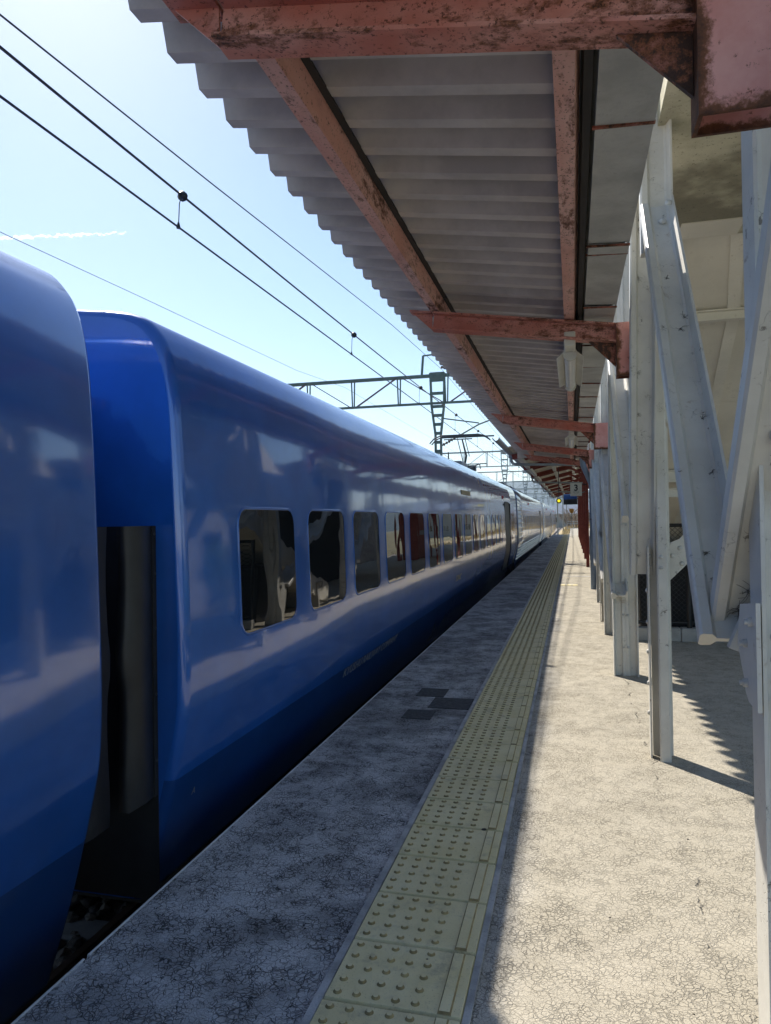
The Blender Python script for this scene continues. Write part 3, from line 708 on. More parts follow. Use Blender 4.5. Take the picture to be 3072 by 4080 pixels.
# inclined rails: head on the track side (-X)
def vrail(y0, z0, y1, z1, xl, name='rail_brace'):
    return rail((xl + .135, y0, z0), (xl + .135, y1, z1), (-1, 0, 0), name)
COLS = [('double', 1.855, .412), ('single', 4.30, .42), ('double', 6.58, .323), ('double', 8.83, .335), ('single', 9.8, .34), ('double', 12.1, .35), ('double', 14.35, .35)]
for kind, y, x in COLS:
    top = 4.4
    if kind == 'double':
        a = rail((x, y, -.02), (x, y, top), (1, 0, 0), 'rail_column'); b = rail((x + .205, y, -.02), (x + .205, y, top), (-1, 0, 0), 'rail_column')
        # spacers between the heads (heads face each other)
        k = 0; z = .22
        while z < 2.6:
            MB().box((x + .098, y - .04, z), (x + .108, y + .04, z + .05)).build('spacer', 'grey_white_paint', st)
            rivets([(x + .085, y - .030, z + .025), (x + .12, y - .030, z + .025)], (0, -1, 0), .011); z += .28 if z < .7 else .5
    else:
        rail((x + .062, y + .135, -.02), (x + .062, y + .135, top), (0, -1, 0), 'rail_column')
        MB().box((x - .012, y + .06, .0), (x - .002, y + .125, 1.2)).build('cover_plate', 'grey_white_paint', st)
        rivets([(x - .014, y + .09, z) for z in (.25, .42, .6, .77, .95)], (-1, 0, 0), .014)
vrail(2.06, 1.05, 3.43, 2.76, .318); rail((.453, 3.45, 2.56), (.453, 3.45, 3.9), (-1, 0, 0), 'rail_column')                     # nearest, leaning away
vrail(2.12, 1.10, 1.05, 2.45, .355)                     # nearest, leaning to the camera
vrail(4.47, 1.04, 3.98, 3.1, .318)                      # second, towards the camera
vrail(4.88, 1.36, 7.0, 3.3, .306)                       # second, away
vrail(6.42, .70, 9.6, 2.55, .305); vrail(6.9, 1.0, 6.35, 2.9, .31)
vrail(8.9, .62, 12.4, 2.4, .31); vrail(12.2, .6, 14.3, 2.4, .32)
# gusset plates with bolts
mb = MB(); pts = [(1.79, 1.178), (1.95, 1.158), (1.985, 1.062), (1.955, 1.02), (1.921, .982), (1.905, .95), (1.875, .935), (1.79, .93)]
n = len(pts); vs = [(x, y, z) for x in (.397, .407) for y, z in pts]
mb.add(vs, [list(range(n)), list(range(n, 2*n))[::-1]] + [(i, (i+1) % n, n + (i+1) % n, n + i) for i in range(n)]); g = mb.build('gusset', 'grey_white_paint', st)
for y, z in ((1.885, 1.072), (1.885, .978), (1.83, 1.13)): hexnut((.397, y, z), (-1, 0, 0), .011, g)
rivets([(.44, 1.797, z) for z in (.95, 1.0, 1.05, 1.1)], (0, -1, 0), .014, g)
MB().bar((.40, 2.02, 1.085), (.46, 2.02, 1.06), .03, .10).build('seat_angle', 'grey_white_paint', st)
mb = MB(); pts = [(.49, 1.20), (.60, 1.245), (.655, 1.20), (.655, 1.12), (.49, .955)]
n = len(pts); vs = [(x, y, z) for y in (4.452, 4.462) for x, z in pts]
mb.add(vs, [list(range(n)), list(range(n, 2*n))[::-1]] + [(i, (i+1) % n, n + (i+1) % n, n + i) for i in range(n)]); g = mb.build('gusset', 'grey_white_paint', st)
rivets([(.595, 4.452, 1.19), (.553, 4.452, 1.145), (.605, 4.452, 1.10), (.64, 4.452, 1.145)], (0, -1, 0), .015, g)
rivets([(.418, 4.385, 1.09), (.418, 4.385, 1.15)], (0, -1, 0), .012); rivets([(.47, 4.25, 1.09), (.47, 4.25, 1.15)], (0, -1, 0), .012)
MB().bar((.60, 4.47, 1.16), (1.55, 4.47, 2.3), .012, .11, (0, -1, 0) if False else (-1, 0, 1)).build('cross_strut', 'cream_paint', st)
rivets([(.40, 3.33, 2.66), (.43, 3.36, 2.75)], (0, -.8, .5), .016); rivets([(.44, 1.74, z) for z in (1.9, 1.72, 1.55)], (0, -1, 0), .02)
rivets([(.372, 5.0, 1.47), (.372, 8.95, .7)], (0, -1, .6), .012)
# cast letters on the webs
def web_text(body, size, y0, z0, y1, z1, x, start, nm='rolled_lettering'):
    a = Vector((x, y0, z0)); d = Vector((0, y1 - y0, z1 - z0)).normalized(); w = Vector((1, 0, 0)); nn = w.cross(d)
    if nn.y > 0: nn = -nn
    put_text(nm, body, size, lambda u, v, e: a + d * (start + u) - w * v + nn * (.0082 + e), 'grey_white_paint', st, .0012)['kind'] = 'stuff'
web_text('CARNEGIE 1902 ET HH', .05, 3.45, 2.66, 3.45, 3.9, .40, 0.)
web_text('CARNEGIE 1896 ET LIII', .042, 4.47, 1.04, 3.96, 3.2, .405, .16)
# tufts of old web and dirt clinging to the rails
def tuft(c, r, n=11, nm='cobweb_tuft'):
    mb = MB(); c = Vector(c); r *= .6
    for k in range(n):
        d = Vector((random.uniform(-1, 1), random.uniform(-.5, .2), random.uniform(-1, .5))).normalized() * r * random.uniform(.3, 1)
        m = c + d * .5 + Vector((random.uniform(-.2, .2), -.1, random.uniform(-.2, .2))) * r
        mb.tube([c + Vector((random.uniform(-.1, .1), 0, random.uniform(-.1, .1))) * r, m, c + d], .0006, 3, False)
    mb.build(nm, 'cob_web', st)
def on_brace(y0, z0, y1, z1, t, x): return (x, y0 + (y1 - y0) * t - .012, z0 + (z1 - z0) * t)
for t, x, r in ((.07, .40, .05), (.13, .37, .05), (.38, .42, .04), (.6, .40, .06), (.63, .42, .05), (.75, .38, .03), (.27, .42, .03)): tuft(on_brace(2.06, 1.05, 3.43, 2.76, t, x), r)
for t, x, r in ((.05, .36, .05), (.42, .36, .05), (.52, .355, .06), (.62, .355, .04), (.75, .36, .06), (.86, .36, .05), (.3, .35, .04)): tuft(on_brace(4.47, 1.04, 3.96, 3.2, t, x), r)
for t, x, r in ((.06, .44, .09), (.16, .46, .1), (.3, .46, .08), (.02, .42, .06)): tuft(on_brace(2.12, 1.10, 1.05, 2.45, t, x), r, 20)
for z in (1.22, .98): tuft((.52, 4.44, z), .07)

# the stair itself
stair = thing('footbridge_stair', 'cream painted underside of the footbridge stair above the fenced corner', 'stair', (1.5, 8, 0))
SZ = lambda y: 5.66 - .49 * y
def slab_y(mb, x0, x1, y0, y1, dz0, dz1):
    mb.add([(x0, y0, SZ(y0)+dz0), (x1, y0, SZ(y0)+dz0), (x1, y1, SZ(y1)+dz0), (x0, y1, SZ(y1)+dz0), (x0, y0, SZ(y0)+dz1), (x1, y0, SZ(y0)+dz1), (x1, y1, SZ(y1)+dz1), (x0, y1, SZ(y1)+dz1)],
           [(3,2,1,0),(4,5,6,7),(0,1,5,4),(1,2,6,5),(2,3,7,6),(3,0,4,7)])
ys = [4.92, 5.70, 6.75, 7.82, 8.9, 10.0, 11.3]
for a, b in zip(ys, ys[1:]):
    mb = MB(); slab_y(mb, .64, 2.5, a + .003, b - .003, 0, .06); mb.build('soffit_panel', 'cream_panel', stair)
for x in (.60, 2.5):
    mb = MB(); slab_y(mb, x, x + .04, 4.9, 11.35, -.10, .28); mb.build('stringer', 'cream_paint', stair)
for y, z, d in ((5.69, 0, .075), (7.80, 0, .17)):
    mb = MB(); zt = SZ(y) - .002
    mb.sweep(ipro(.07, d if d < .1 else .12, .008, .007), (.66, y, zt - (d if d < .1 else .12)), (2.48, y, zt - (d if d < .1 else .12)), (0, 0, 1))
    if d > .1: mb.sweep(ipro(.07, .09, .008, .007), (.66, y + .1, zt - .27), (2.48, y + .1, zt - .27), (0, 0, 1))
    mb.build('cross_beam', 'cream_paint', stair)
for (xa, ya_, xb, yb_) in ((1.045, 4.95, 1.15, 5.66), (1.165, 5.73, 1.245, 7.76), (1.22, 7.95, 1.1, 10.2)):
    mb = MB(); mb.bar((xa, ya_, SZ(ya_) - .012), (xb, yb_, SZ(yb_) - .012), .085, .012, (0, .44, .9)); mb.build('flat_brace', 'cream_paint', stair)
for i in range(19):   # steps on the top side
    y = 4.95 + i * .33; mb = MB(); mb.box((.66, y, SZ(y) + .065), (2.48, y + .33, SZ(y) + .2)); mb.build('step', 'kerb_concrete', stair)
land = MB().box((.40, 1.3, 3.135), (3.4, 4.90, 3.42)).build('landing_slab', 'stained_concrete', stair)
mb = MB(); mb.box((.665, 4.63, 3.1275), (1.02, 4.885, 3.134)); mb.build('pale_mortar_repair', 'cream_panel', stair)
mb = MB(); mb.bar((.9, 2.3, 3.1), (1.4, 2.9, 3.1), .05, .012); mb.build('flat_brace', 'cream_paint', stair)
mb = MB(); mb.box((2.545, 8.2, 0), (2.6, 18.7, 2.7)); mb.build('dark_reflection_wall', 'underframe_black', stair)  # added out of view, black so the train windows reflect something dark
# kerb and chain-link fence closing the space under the stair
kerb = thing('fence_kerb', 'low pale concrete kerb under the black chain-link fence', 'kerb', (1.5, 8.5, 0))
for k in range(4):
    a = .56 + k * .56; MB().bbox((a + .003, 8.40 + k*.0, 0), (a + .557, 8.55, .145), .008).build('kerb_block', 'kerb_concrete', kerb)
fence = thing('chain_link_fence', 'black chain-link fence below the stair on a concrete kerb', 'fence', (1.5, 8.47, .14))
for x in (.60, 1.215, 1.83, 2.45):
    MB().tube([(x, 8.47, .1), (x, 8.47, 1.29)], .028, 10).build('post', 'black_metal', fence)
for z in (.20, 1.27): MB().tube([(.58, 8.47, z), (2.5, 8.47, z)], .02, 8).build('frame_rail', 'black_metal', fence)
mb = MB(); s = .055; z0, z1, x0, x1 = .21, 1.26, .6, 2.45; k = -int((z1 - z0) / s) - 1
while x0 + k * s < x1:
    for sg in (1, -1):
        a = x0 + k * s if sg > 0 else x1 - k * s
        pa, pb = Vector((a, 8.47, z0)), Vector((a + sg * (z1 - z0), 8.47, z1))
        # clip to the frame
        if sg > 0:
            if pa.x < x0: pa = Vector((x0, 8.47, z0 + (x0 - a)))
            if pb.x > x1: pb = Vector((x1, 8.47, z0 + (x1 - a)))
        else:
            if pa.x > x1: pa = Vector((x1, 8.47, z0 + (a - x1)))
            if pb.x < x0: pb = Vector((x0, 8.47, z0 + (a - x0)))
        if (pb - pa).length > .02 and pa.z < z1: mb.tube([pa, pb], .0022, 3, False)
    k += 1
mb.build('wire_mesh', 'dark_wire', fence)
# dark store behind the fence
sh = thing('under_stair_store', 'dark storage bins in the space behind the chain-link fence', 'storage bin', (1.5, 9.6, 0))
MB().bbox((.75, 9.0, 0), (1.5, 9.9, .92), .02).build('bin', 'underframe_black', sh); MB().bbox((1.6, 9.1, 0), (2.4, 9.9, .8), .02).build('bin', 'underframe_black', sh)
MB().box((.56, 10.9, 0), (2.56, 10.95, .5)).build('back_wall', 'kerb_concrete', sh)

far_can = thing('far_side_canopy', 'plain brown canopy over the other side of the platform', 'canopy', (3.5, 20, 0))
for k in range(10):
    ya_ = 1 + k * 4; MB().box((2.15, ya_ + 12.004, 2.95), (4.4, ya_ + 15.996, 3.0)).build('roof_sheet', 'deck_underside', far_can)
for k in range(6): MB().tube([(3.2, 14 + k * 7, 0), (3.2, 14 + k * 7, 2.95)], .07, 10).build('post', 'dark_red_paint', far_can)

nb_ = thing('notice_board', 'white notice board standing past the stair on the far half of the platform', 'notice board', (2.4, 20.2, 0))
MB().bbox((2.36, 18.9, .35), (2.42, 21.5, 1.9), .01).build('board', 'white_paint', nb_)
for y in (19.1, 21.3): MB().tube([(2.39, y, 0), (2.39, y, 1.9)], .03, 8).build('post', 'gutter_grey', nb_)

rc_ = thing('red_cabinet', 'dark red cabinet with a pale band on the far half of the platform', 'cabinet', (2.4, 27.2, 0))
MB().bbox((2.2, 26.2, 0), (2.9, 28.4, 1.85), .02).build('case', 'dark_red_paint', rc_)
MB().box((2.185, 26.3, 1.0), (2.197, 28.3, 1.18)).build('pale_band', 'gutter_grey', rc_)

# ------------------------------------------------------------------ lamps and pipe on the near canopy
def lamp(y0, y1, label):
    t = thing('fluorescent_lamp', label, 'lamp', (.01, (y0 + y1) / 2, 2.4), 'strip lamps under the canopy'); x = .0; z = 2.33
    MB().bbox((x - .032, y0 - .16, z + .03), (x + .032, y1 + .06, z + .115), .006).build('housing', 'lamp_cream', t)
    mb = MB(); n = 10; rad = .036
    vs = [(x + rad * math.cos(math.pi + math.pi * k / n), y, z + .03 + rad * 1.15 * math.sin(math.pi + math.pi * k / n)) for y in (y0 + .03, y1 - .03) for k in range(n + 1)]
    mb.add(vs, [(k, k + 1, n + 2 + k, n + 1 + k) for k in range(n)], True); mb.build('diffuser', 'lamp_diffuser', t)
    for ya, yb in ((y0, y0 + .03), (y1 - .03, y1)):
        mb = MB(); mb.tube([(x, ya, z + .022), (x, yb, z + .022)], .042, 16); mb.build('end_cap', 'lamp_cream', t)
    for s in (-1, 1):
        mb = MB(); mb.add([(x + s*.036, y0 + .01, z + .035), (x + s*.036, y1, z + .035), (x + s*.078, y1 - .03, z + .008), (x + s*.078, y0 + .05, z + .008), (x + s*.038, y0 + .01, z + .038), (x + s*.038, y1, z + .038), (x + s*.080, y1 - .03, z + .011), (x + s*.080, y0 + .05, z + .011)],
                          [(0, 1, 2, 3), (7, 6, 5, 4), (2, 1, 5, 6), (3, 2, 6, 7), (0, 3, 7, 4), (1, 0, 4, 5)]); mb.build('reflector_wing', 'lamp_cream', t)
    return t
lamp(4.42, 5.52, 'larger nearer white strip lamp hung under the second red beam')
lamp(9.0, 10.1, 'smaller farther white strip lamp under the third red beam')
dp = thing('downpipe', 'grey plastic rainwater downpipe between the red posts and pale columns', 'downpipe', (.36, 14.2, 0))
MB().tube([(.36, 14.25, 0), (.36, 14.25, 1.92)], .052, 16).build('pipe', 'pipe_grey', dp)
MB().tube([(.36, 14.25, 1.92), (.352, 14.25, 2.0), (.20, 14.25, 2.38), (.19, 14.25, 2.5)], .052, 16).build('offset_pipe', 'pipe_grey', dp)
for z in (.55, 1.0, 1.72, 1.93): MB().tube([(.36, 14.25, z), (.36, 14.25, z + .11)], .058, 16).build('collar', 'pipe_grey', dp)
MB().tube([(.36, 14.25, 1.32), (.36, 14.25, 1.335)], .061, 16).build('strap', 'rail_steel', dp)

# ------------------------------------------------------------------ FAR CANOPY
old = thing('old_platform_canopy', 'old dark red canopy on slim posts with pale roof boards farther along', 'canopy', (.4, 34, 0))
RZ = lambda x: 2.84 + .24 * (x + 1.36)
posts = [16.6, 20.45, 24.45, 28.25, 31.9, 35.65, 39.4, 43.2, 47.0, 50.8]
PXX = .42
for y in posts:
    if y > 18: MB().sweep(ipro(.08, .085, .01, .012), (PXX, y, 0), (PXX, y, RZ(PXX) - .02), (-1, 0, 0)).build('post', 'dark_red_paint', old)
    rf = MB(); rf.sweep(ipro(.07, .12, .012, .012), (-1.30, y, RZ(-1.30) - .16), (PXX + 1.75, y, RZ(PXX + 1.75) - .16), (-.24, 0, 1)); rf.build('rafter', 'dark_red_paint', old)
    if y > 18:
        mb = MB(); pts = []
        for k in range(9):
            a = R(90 * k / 8); pts.append((PXX - .03 - .62 * (1 - math.cos(a)), y, 2.42 + .58 * math.sin(a)))
        for p, q in zip(pts, pts[1:]): mb.bar(p, q, .05, .07, (1, 0, 1))
        mb.build('knee_brace', 'dark_red_paint', old)
    ym = y + 1.9
    rf = MB(); rf.sweep(ipro(.04, .06, .01, .01), (-1.28, ym, RZ(-1.28) - .07), (PXX + 1.75, ym, RZ(PXX + 1.75) - .07), (-.24, 0, 1)); rf.build('rafter', 'dark_red_paint', old)
for x in (-1.18, -.55, .05, .75, 1.4):
    for a, b in zip(posts, posts[1:] + [54.6]):
        MB().box((x - .05, a + .04, RZ(x) - .15), (x + .05, b - .04, RZ(x) - .06)).build('purlin', 'lamp_cream', old)
nb = 12
for k in range(nb):
    xa = -1.36 + k * .30; mb = MB()
    mb.add([(xa + .004, 15.3, RZ(xa)), (xa + .296, 15.3, RZ(xa + .3)), (xa + .296, 54.6, RZ(xa + .3)), (xa + .004, 54.6, RZ(xa)), (xa + .004, 15.3, RZ(xa) + .02), (xa + .296, 15.3, RZ(xa + .3) + .02), (xa + .296, 54.6, RZ(xa + .3) + .02), (xa + .004, 54.6, RZ(xa) + .02)], [(3,2,1,0),(4,5,6,7),(0,1,5,4),(1,2,6,5),(2,3,7,6),(3,0,4,7)])
    mb.build('roof_board', 'roof_board', old)
gut = MB(); n = 8; vs = []
for y in (13.4, 54.6):
    vs += [(-1.36 + .065 * math.cos(math.pi + math.pi * k / n), y, 2.87 + .07 * math.sin(math.pi + math.pi * k / n)) for k in range(n + 1)]
    vs += [(-1.36 + .060 * math.cos(2*math.pi - math.pi * k / n), y, 2.87 + .065 * math.sin(2*math.pi - math.pi * k / n)) for k in range(n + 1)]
m_ = 2 * n + 2; gut.add(vs, [(i, (i+1) % m_, m_ + (i+1) % m_, m_ + i) for i in range(m_)], True); gut.build('gutter', 'gutter_grey', old)
for y in (16.9, 25.9, 35.5, 45.0):
    MB().tube([(-1.36, y, 2.80), (-1.36, y, 2.68), (-1.32, y, 2.63), (-1.22, y, 2.61), (PXX - .05, y, 2.55)], .032, 10).build('drain_pipe', 'gutter_grey', old)
    MB().bbox((-1.42, y - .06, 2.76), (-1.30, y + .06, 2.84), .01).build('gutter_outlet', 'gutter_grey', old)
MB().box((-1.1, 15.25, 2.62), (.35, 15.28, 2.86)).build('end_board', 'deck_underside', old)

# sign, mirror, hand lamp
sg = thing('platform_sign', 'small square cream sign with black 3 fixed to red post', 'sign', (.1, 20.3, 2.0))
MB().bbox((-.055, 20.28, 1.945), (.25, 20.31, 2.30), .004).build('board', 'sign_face', sg)
put_text('numeral', '3', .235, lambda u, v, d: (.0975 + u, 20.279 - d, 2.09 + v), 'sign_black', sg, .0008, 'CENTER', .006)
put_text('lettering', '\u306e\u308a\u3070', .052, lambda u, v, d: (.0975 + u, 20.279 - d, 2.035 + v), 'sign_black', sg, .0008, 'CENTER')
put_text('small_lettering', 'Track No.', .028, lambda u, v, d: (.0975 + u, 20.279 - d, 2.0 + v), 'sign_black', sg, .0008, 'CENTER')
MB().bar((.25, 20.3, 2.26), (.38, 20.42, 2.26), .02, .02).build('bracket', 'sign_black', sg)
mr = thing('platform_mirror', 'square mirror below the 3 sign reflecting the blue train', 'mirror', (-.06, 22., 1.9))
def mirror_pts(e):
    c = Vector((-.063, 22.0, 1.90)); nn = Vector((-.30, -1, -.03)).normalized(); w = Vector((0, 0, 1)).cross(nn).normalized(); u = nn.cross(w)
    return c, nn, w, u
c, nn, w, u = mirror_pts(0)
def mq(a, b, d): return c + w * a + u * b + nn * d
mb = MB(); mb.add([mq(-.195, -.15, .012), mq(.195, -.15, .012), mq(.195, .15, .012), mq(-.195, .15, .012)], [(0, 1, 2, 3)]); mb.build('glass', 'mirror_glass', mr)
mb = MB(); vs = [mq(a, b, d) for d in (-.03, .008) for a, b in ((-.203, -.158), (.203, -.158), (.203, .158), (-.203, .158))]; mb.add(vs, [(3,2,1,0),(4,5,6,7),(0,1,5,4),(1,2,6,5),(2,3,7,6),(3,0,4,7)]); mb.build('back', 'equipment_dark', mr)
mb = MB(); mb.tube([mq(.1, .1, -.02), (.40, 24.4, 2.2)], .014, 6); mb.build('arm', 'equipment_dark', mr)
hl = thing('signal_lamp', 'round lit yellow signal lamp hanging from the old canopy', 'signal lamp', (-.43, 24.2, 1.9))
MB().tube([(-.43, 24.2, 1.91), (-.43, 24.32, 1.91)], .085, 20).build('case', 'equipment_dark', hl)
MB().tube([(-.43, 24.185, 1.91), (-.43, 24.199, 1.91)], .05, 16).build('lens', 'lit_signal_lamp', hl)
MB().tube([(-.43, 24.26, 2.0), (-.43, 24.26, RZ(-.43) - .05)], .012, 6).build('rod', 'equipment_dark', hl)

# ------------------------------------------------------------------ platform end: railing, shield sign
rl = thing('end_railing', 'low grey metal railing across the far end of the platform', 'railing', (0.6, 86, 0))
for x in (-.65, .1, .85, 1.6, 2.4): MB().tube([(x, 86, -.02), (x, 86, .84)], .03, 8).build('post', 'gutter_grey', rl)
for z in (.06, .6, .84): MB().tube([(-.65, 86, z), (2.4, 86, z)], .028, 8).build('bar', 'gutter_grey', rl)
ss = thing('shield_sign', 'orange shield-shaped sign on thin post by the platform end', 'sign', (-.07, 48, 0))
mb = MB(); pts = [(-.13, .15), (.13, .15), (.145, .0), (.10, -.10), (.0, -.17), (-.10, -.10), (-.145, .0)]
n = len(pts); vs = [(-.068 + a, y, 1.755 + b) for y in (48.0, 48.02) for a, b in pts]
mb.add(vs, [list(range(n)), list(range(n, 2*n))[::-1]] + [(i, (i+1) % n, n + (i+1) % n, n + i) for i in range(n)]); mb.build('plate', 'orange_sign', ss)
put_text('numeral', '6', .16, lambda u, v, d: (-.068 + u, 47.996 - d, 1.645 + v), 'sign_black', ss, .001, 'CENTER')
MB().tube([(-.068, 48.04, 0), (-.068, 48.04, 1.85)], .02, 8).build('post', 'gutter_grey', ss)

# ------------------------------------------------------------------ overhead line
def gantry(y, xm, zt, zb, x0, x1, mat, label, fine=True):
    g = thing('overhead_gantry', label, 'gantry', (xm, y, -1.1), 'steel gantries over the tracks')
    for z, w in ((zt, .12), (zb, .08)):
        mb = MB(); mb.bar((x0, y, z), (x1, y, z), .12 if fine else .1, w); mb.build('chord', mat, g)
    x = x0 + .7; k = 0
    while x < x1:
        mb = MB(); mb.bar((x - .04, y, zb), (x - .07, y, zt), .05, .03, (0, 1, 0)); mb.bar((x + .03, y, zb), (x + .06, y, zt), .05, .03, (0, 1, 0)); mb.build('strut', mat, g)
        if x + 1.85 < x1:
            mb = MB(); a, b = ((x + .1, zt), (x + 1.75, zb)) if k % 2 == 0 else ((x + .1, zb), (x + 1.75, zt))
            for d in (-.04, .04): mb.bar((a[0], y + d, a[1]), (b[0], y + d, b[1]), .03, .05, (0, 1, 0))
            mb.build('diagonal', 'purple_brace' if fine else mat, g)
        x += 1.85; k += 1
    # lattice mast, wide above and tapering down
    for s in (-1, 1):
        mb = MB(); w0, w1 = .27, .105
        for dy in (-.08, .08):
            mb.bar((xm + s * w0, y + dy, zt + .1), (xm + s * .24, y + dy, zb - .1), .05, .06, (1, 0, 0))
            mb.bar((xm + s * .24, y + dy, zb - .1), (xm + s * w1, y + dy, zb - 1.2), .05, .06, (1, 0, 0))
            mb.bar((xm + s * w1, y + dy, zb - 1.2), (xm + s * w1, y + dy, -1.1), .05, .06, (1, 0, 0))
        mb.build('mast_leg', mat, g)
    z = zt - .25
    while z > -1:
        wd = .25 if z > zb - .1 else (.24 - .135 * (zb - .1 - z) / 1.1 if z > zb - 1.2 else .105)
        mb = MB(); mb.box((xm - wd, y - .085, z), (xm + wd, y - .075, z + .12)); mb.build('batten', mat, g); z -= .34 if z < zb else .5
    MB().box((xm - .27, y - .09, zt - .12), (xm + .27, y + .09, zt + .12)).build('cap_plate', mat, g)
    return g
k27 = 27. / 26
g1 = gantry(27., -4.90, 6.83, 5.78, -14.5, 3.5, 'gantry_steel', 'nearest dark green gantry with tapering lattice mast behind the train roof')
MB().bar((-5.50, 27, 6.9), (-5.44, 27, 7.62), .08, .07, (0, 1, 0)).bar((-5.44, 27, 7.62), (-4.7, 27, 7.66), .06, .05).build('feeder_arm', 'gantry_steel', g1)
mb = MB()
for k in range(4): mb.tube([(-4.72, 27, 7.6 - k*.14), (-4.72, 27, 7.52 - k*.14)], [.03, .08], 10)
mb.build('insulator', 'insulator_brown', g1)
# cantilever for the train's wire
mb = MB(); mb.tube([(-4.78, 27, 4.15), (-3.35, 27, 4.9), (-2.9, 27, 5.05)], .03, 8); mb.tube([(-4.78, 27, 5.2), (-3.35, 27, 4.95)], .025, 8); mb.build('cantilever', 'gantry_steel', g1)
mb = MB()
for k in range(7): mb.tube([(-4.7 + k*.1, 27, 4.19 + k*.0525), (-4.66 + k*.1, 27, 4.21 + k*.0525)], [.07, .05], 8)
mb.build('insulator', 'insulator_brown', g1)
far_lab = ['second gantry beyond the nearest one, pale against the hill', 'third gantry down the line above the ribbed cars', 'fourth gantry down the line near the train tail', 'fifth gantry down the line, faint and thin', 'sixth gantry down the line, very faint', 'farthest gantry down the line, smallest in view']
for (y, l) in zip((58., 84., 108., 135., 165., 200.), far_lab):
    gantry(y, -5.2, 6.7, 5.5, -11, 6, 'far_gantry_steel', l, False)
for i, (x, y) in enumerate(((-1.9, 96.), (-1.5, 118.), (-1.2, 150.))):
    pl_ = thing('catenary_pole', ['nearest slim steel pole beyond the train tail', 'middle slim steel pole beyond the train tail', 'farthest slim steel pole beyond the train tail'][i], 'pole', (x, y, -1.1), 'slim poles past the platform end')
    MB().tube([(x, y, -1.1), (x, y, 6.2)], [.10, .07], 10).build('shaft', 'equipment_grey', pl_); MB().bar((x - 1.9, y, 5.6), (x, y, 5.9), .05, .05).build('arm', 'far_gantry_steel', pl_)
def wire(name, label, pts, r, mat='wire_black', cat='wire', group='overhead wires'):
    mb = MB(); mb.tube(pts, r, 6); return tag(mb.build(name, mat, base=pts[0]), label, cat, group)
CW = Vector((-3.15, 0, 3.85))
cw = thing('contact_wire', 'lowest thick overhead wire with hangers running above the train', 'wire', (-3.15, 10, 3.85), 'overhead wires')
MB().tube([(-3.15, y, 3.85) for y in (-6, 10, 30, 60, 120, 220)], .0085, 6).build('conductor', 'wire_black', cw)
mz = lambda y: 4.10 + .00055 * max(0, y - 2) ** 2 if y < 27 else (4.10 + .00055 * 625 - .0)
mess = [(-3.11, y, mz(y)) for y in (-6, 0, 4, 8, 12, 16, 20, 24, 27, 60, 120, 220)]
MB().tube(mess, .0095, 6).build('messenger', 'wire_black', cw)
for i in range(9):
    y = 5.38 + 4.87 * i; zt = mz(y)
    h = MB().tube([(-3.15, y, 3.86), (-3.14, y, zt - .06), (-3.13, y, zt - .03)], .0045, 5).build('hanger', 'wire_black', cw)
    MB().tube([(-3.11, y - .035, zt), (-3.11, y - .012, zt), (-3.11, y, zt), (-3.11, y + .014, zt), (-3.11, y + .035, zt)], [.02, .042, .02, .042, .02], 10).build('clamp', 'wire_black', h)
    MB().tube([(-3.15, y, 3.84), (-3.15, y, 3.89)], [.02, .008], 6).build('clip', 'wire_black', h)
wire('feeder_wire', 'uppermost overhead wire slanting to the insulator on the gantry', [(-3.75, -3, 4.55), (-3.82, 3.8, 4.93), (-3.95, 7.5, 5.27), (-4.3, 17.5, 6.25), (-4.72, 27, 7.05), (-4.8, 58, 6.9), (-4.8, 120, 6.9)], .0075)
wire('side_wire', 'thin wire low behind the train roof', [(-9.5, -2, 6.4), (-9.4, 10.4, 6.4), (-9.2, 14., 6.4), (-8.8, 22.4, 6.38), (-8.6, 27, 6.6), (-8.6, 60, 6.4)], .006)

# ------------------------------------------------------------------ far land: bank, shrubs, houses, hill, other side of the platform
def leaves(mb, c, r, n, size, sq=(1, 1, 1)):
    c = Vector(c)
    for k in range(n):
        d = Vector((random.gauss(0, 1), random.gauss(0, 1), random.gauss(0, 1))).normalized() * r * random.uniform(.35, 1) ** .6
        p = c + Vector((d.x*sq[0], d.y*sq[1], d.z*sq[2])); a = Vector((random.uniform(-1, 1), random.uniform(-1, 1), random.uniform(-1, 1))).normalized() * size; b = a.orthogonal().normalized() * size * .5
        mb.add([p - a, p + b, p + a, p - b], [(0, 1, 2, 3)])
def shrub(name, label, c, r, mat, n=500, size=.09, cat='shrub', group=None, sq=(1, 1, .8), bare=False):
    t = thing(name, label, cat, (c[0], c[1], -1.1), group); z = c[2]
    mb = MB()
    for k in range(7):
        a = random.uniform(0, 6.28); e = Vector((math.cos(a) * r * .6, math.sin(a) * r * .6, random.uniform(.2, .8) * r + z + 1.1))
        mb.tube([(c[0], c[1], -1.12), Vector((c[0], c[1], -1.1)) + e * .5, Vector((c[0], c[1], -1.1)) + e], [r*.05, r*.035, r*.012], 5)
        if bare:
            for q in range(26):
                s0 = Vector((c[0], c[1], -1.1)) + e * random.uniform(.4, 1); d = Vector((random.uniform(-1, 1), random.uniform(-1, 1), random.uniform(.1, 1))) * r * .55
                mb.tube([s0, s0 + d * .5 + Vector((0, 0, .05)), s0 + d], [r*.012, r*.008, r*.004], 3, False)
    mb.build('stems', 'twig_brown', t)
    if not bare:
        mb = MB()
        for k in range(9):
            cc = Vector(c) + Vector((random.uniform(-.6, .6), random.uniform(-.6, .6), random.uniform(-.4, .5))) * r; leaves(mb, cc, r * random.uniform(.35, .6), n // 9, size, sq)
        mb.build('crown', mat, t)
mb = MB()
for j in range(13):
    for i in range(21):
        x = -2 + i * .9; y = 92 + j * 6; mb.v.append(Vector((x, y, -1.15 + 1.5 * math.exp(-((x - 5) / 5) ** 2) * (1 - math.exp(-(y - 92) / 12)) + random.uniform(-.1, .1))))
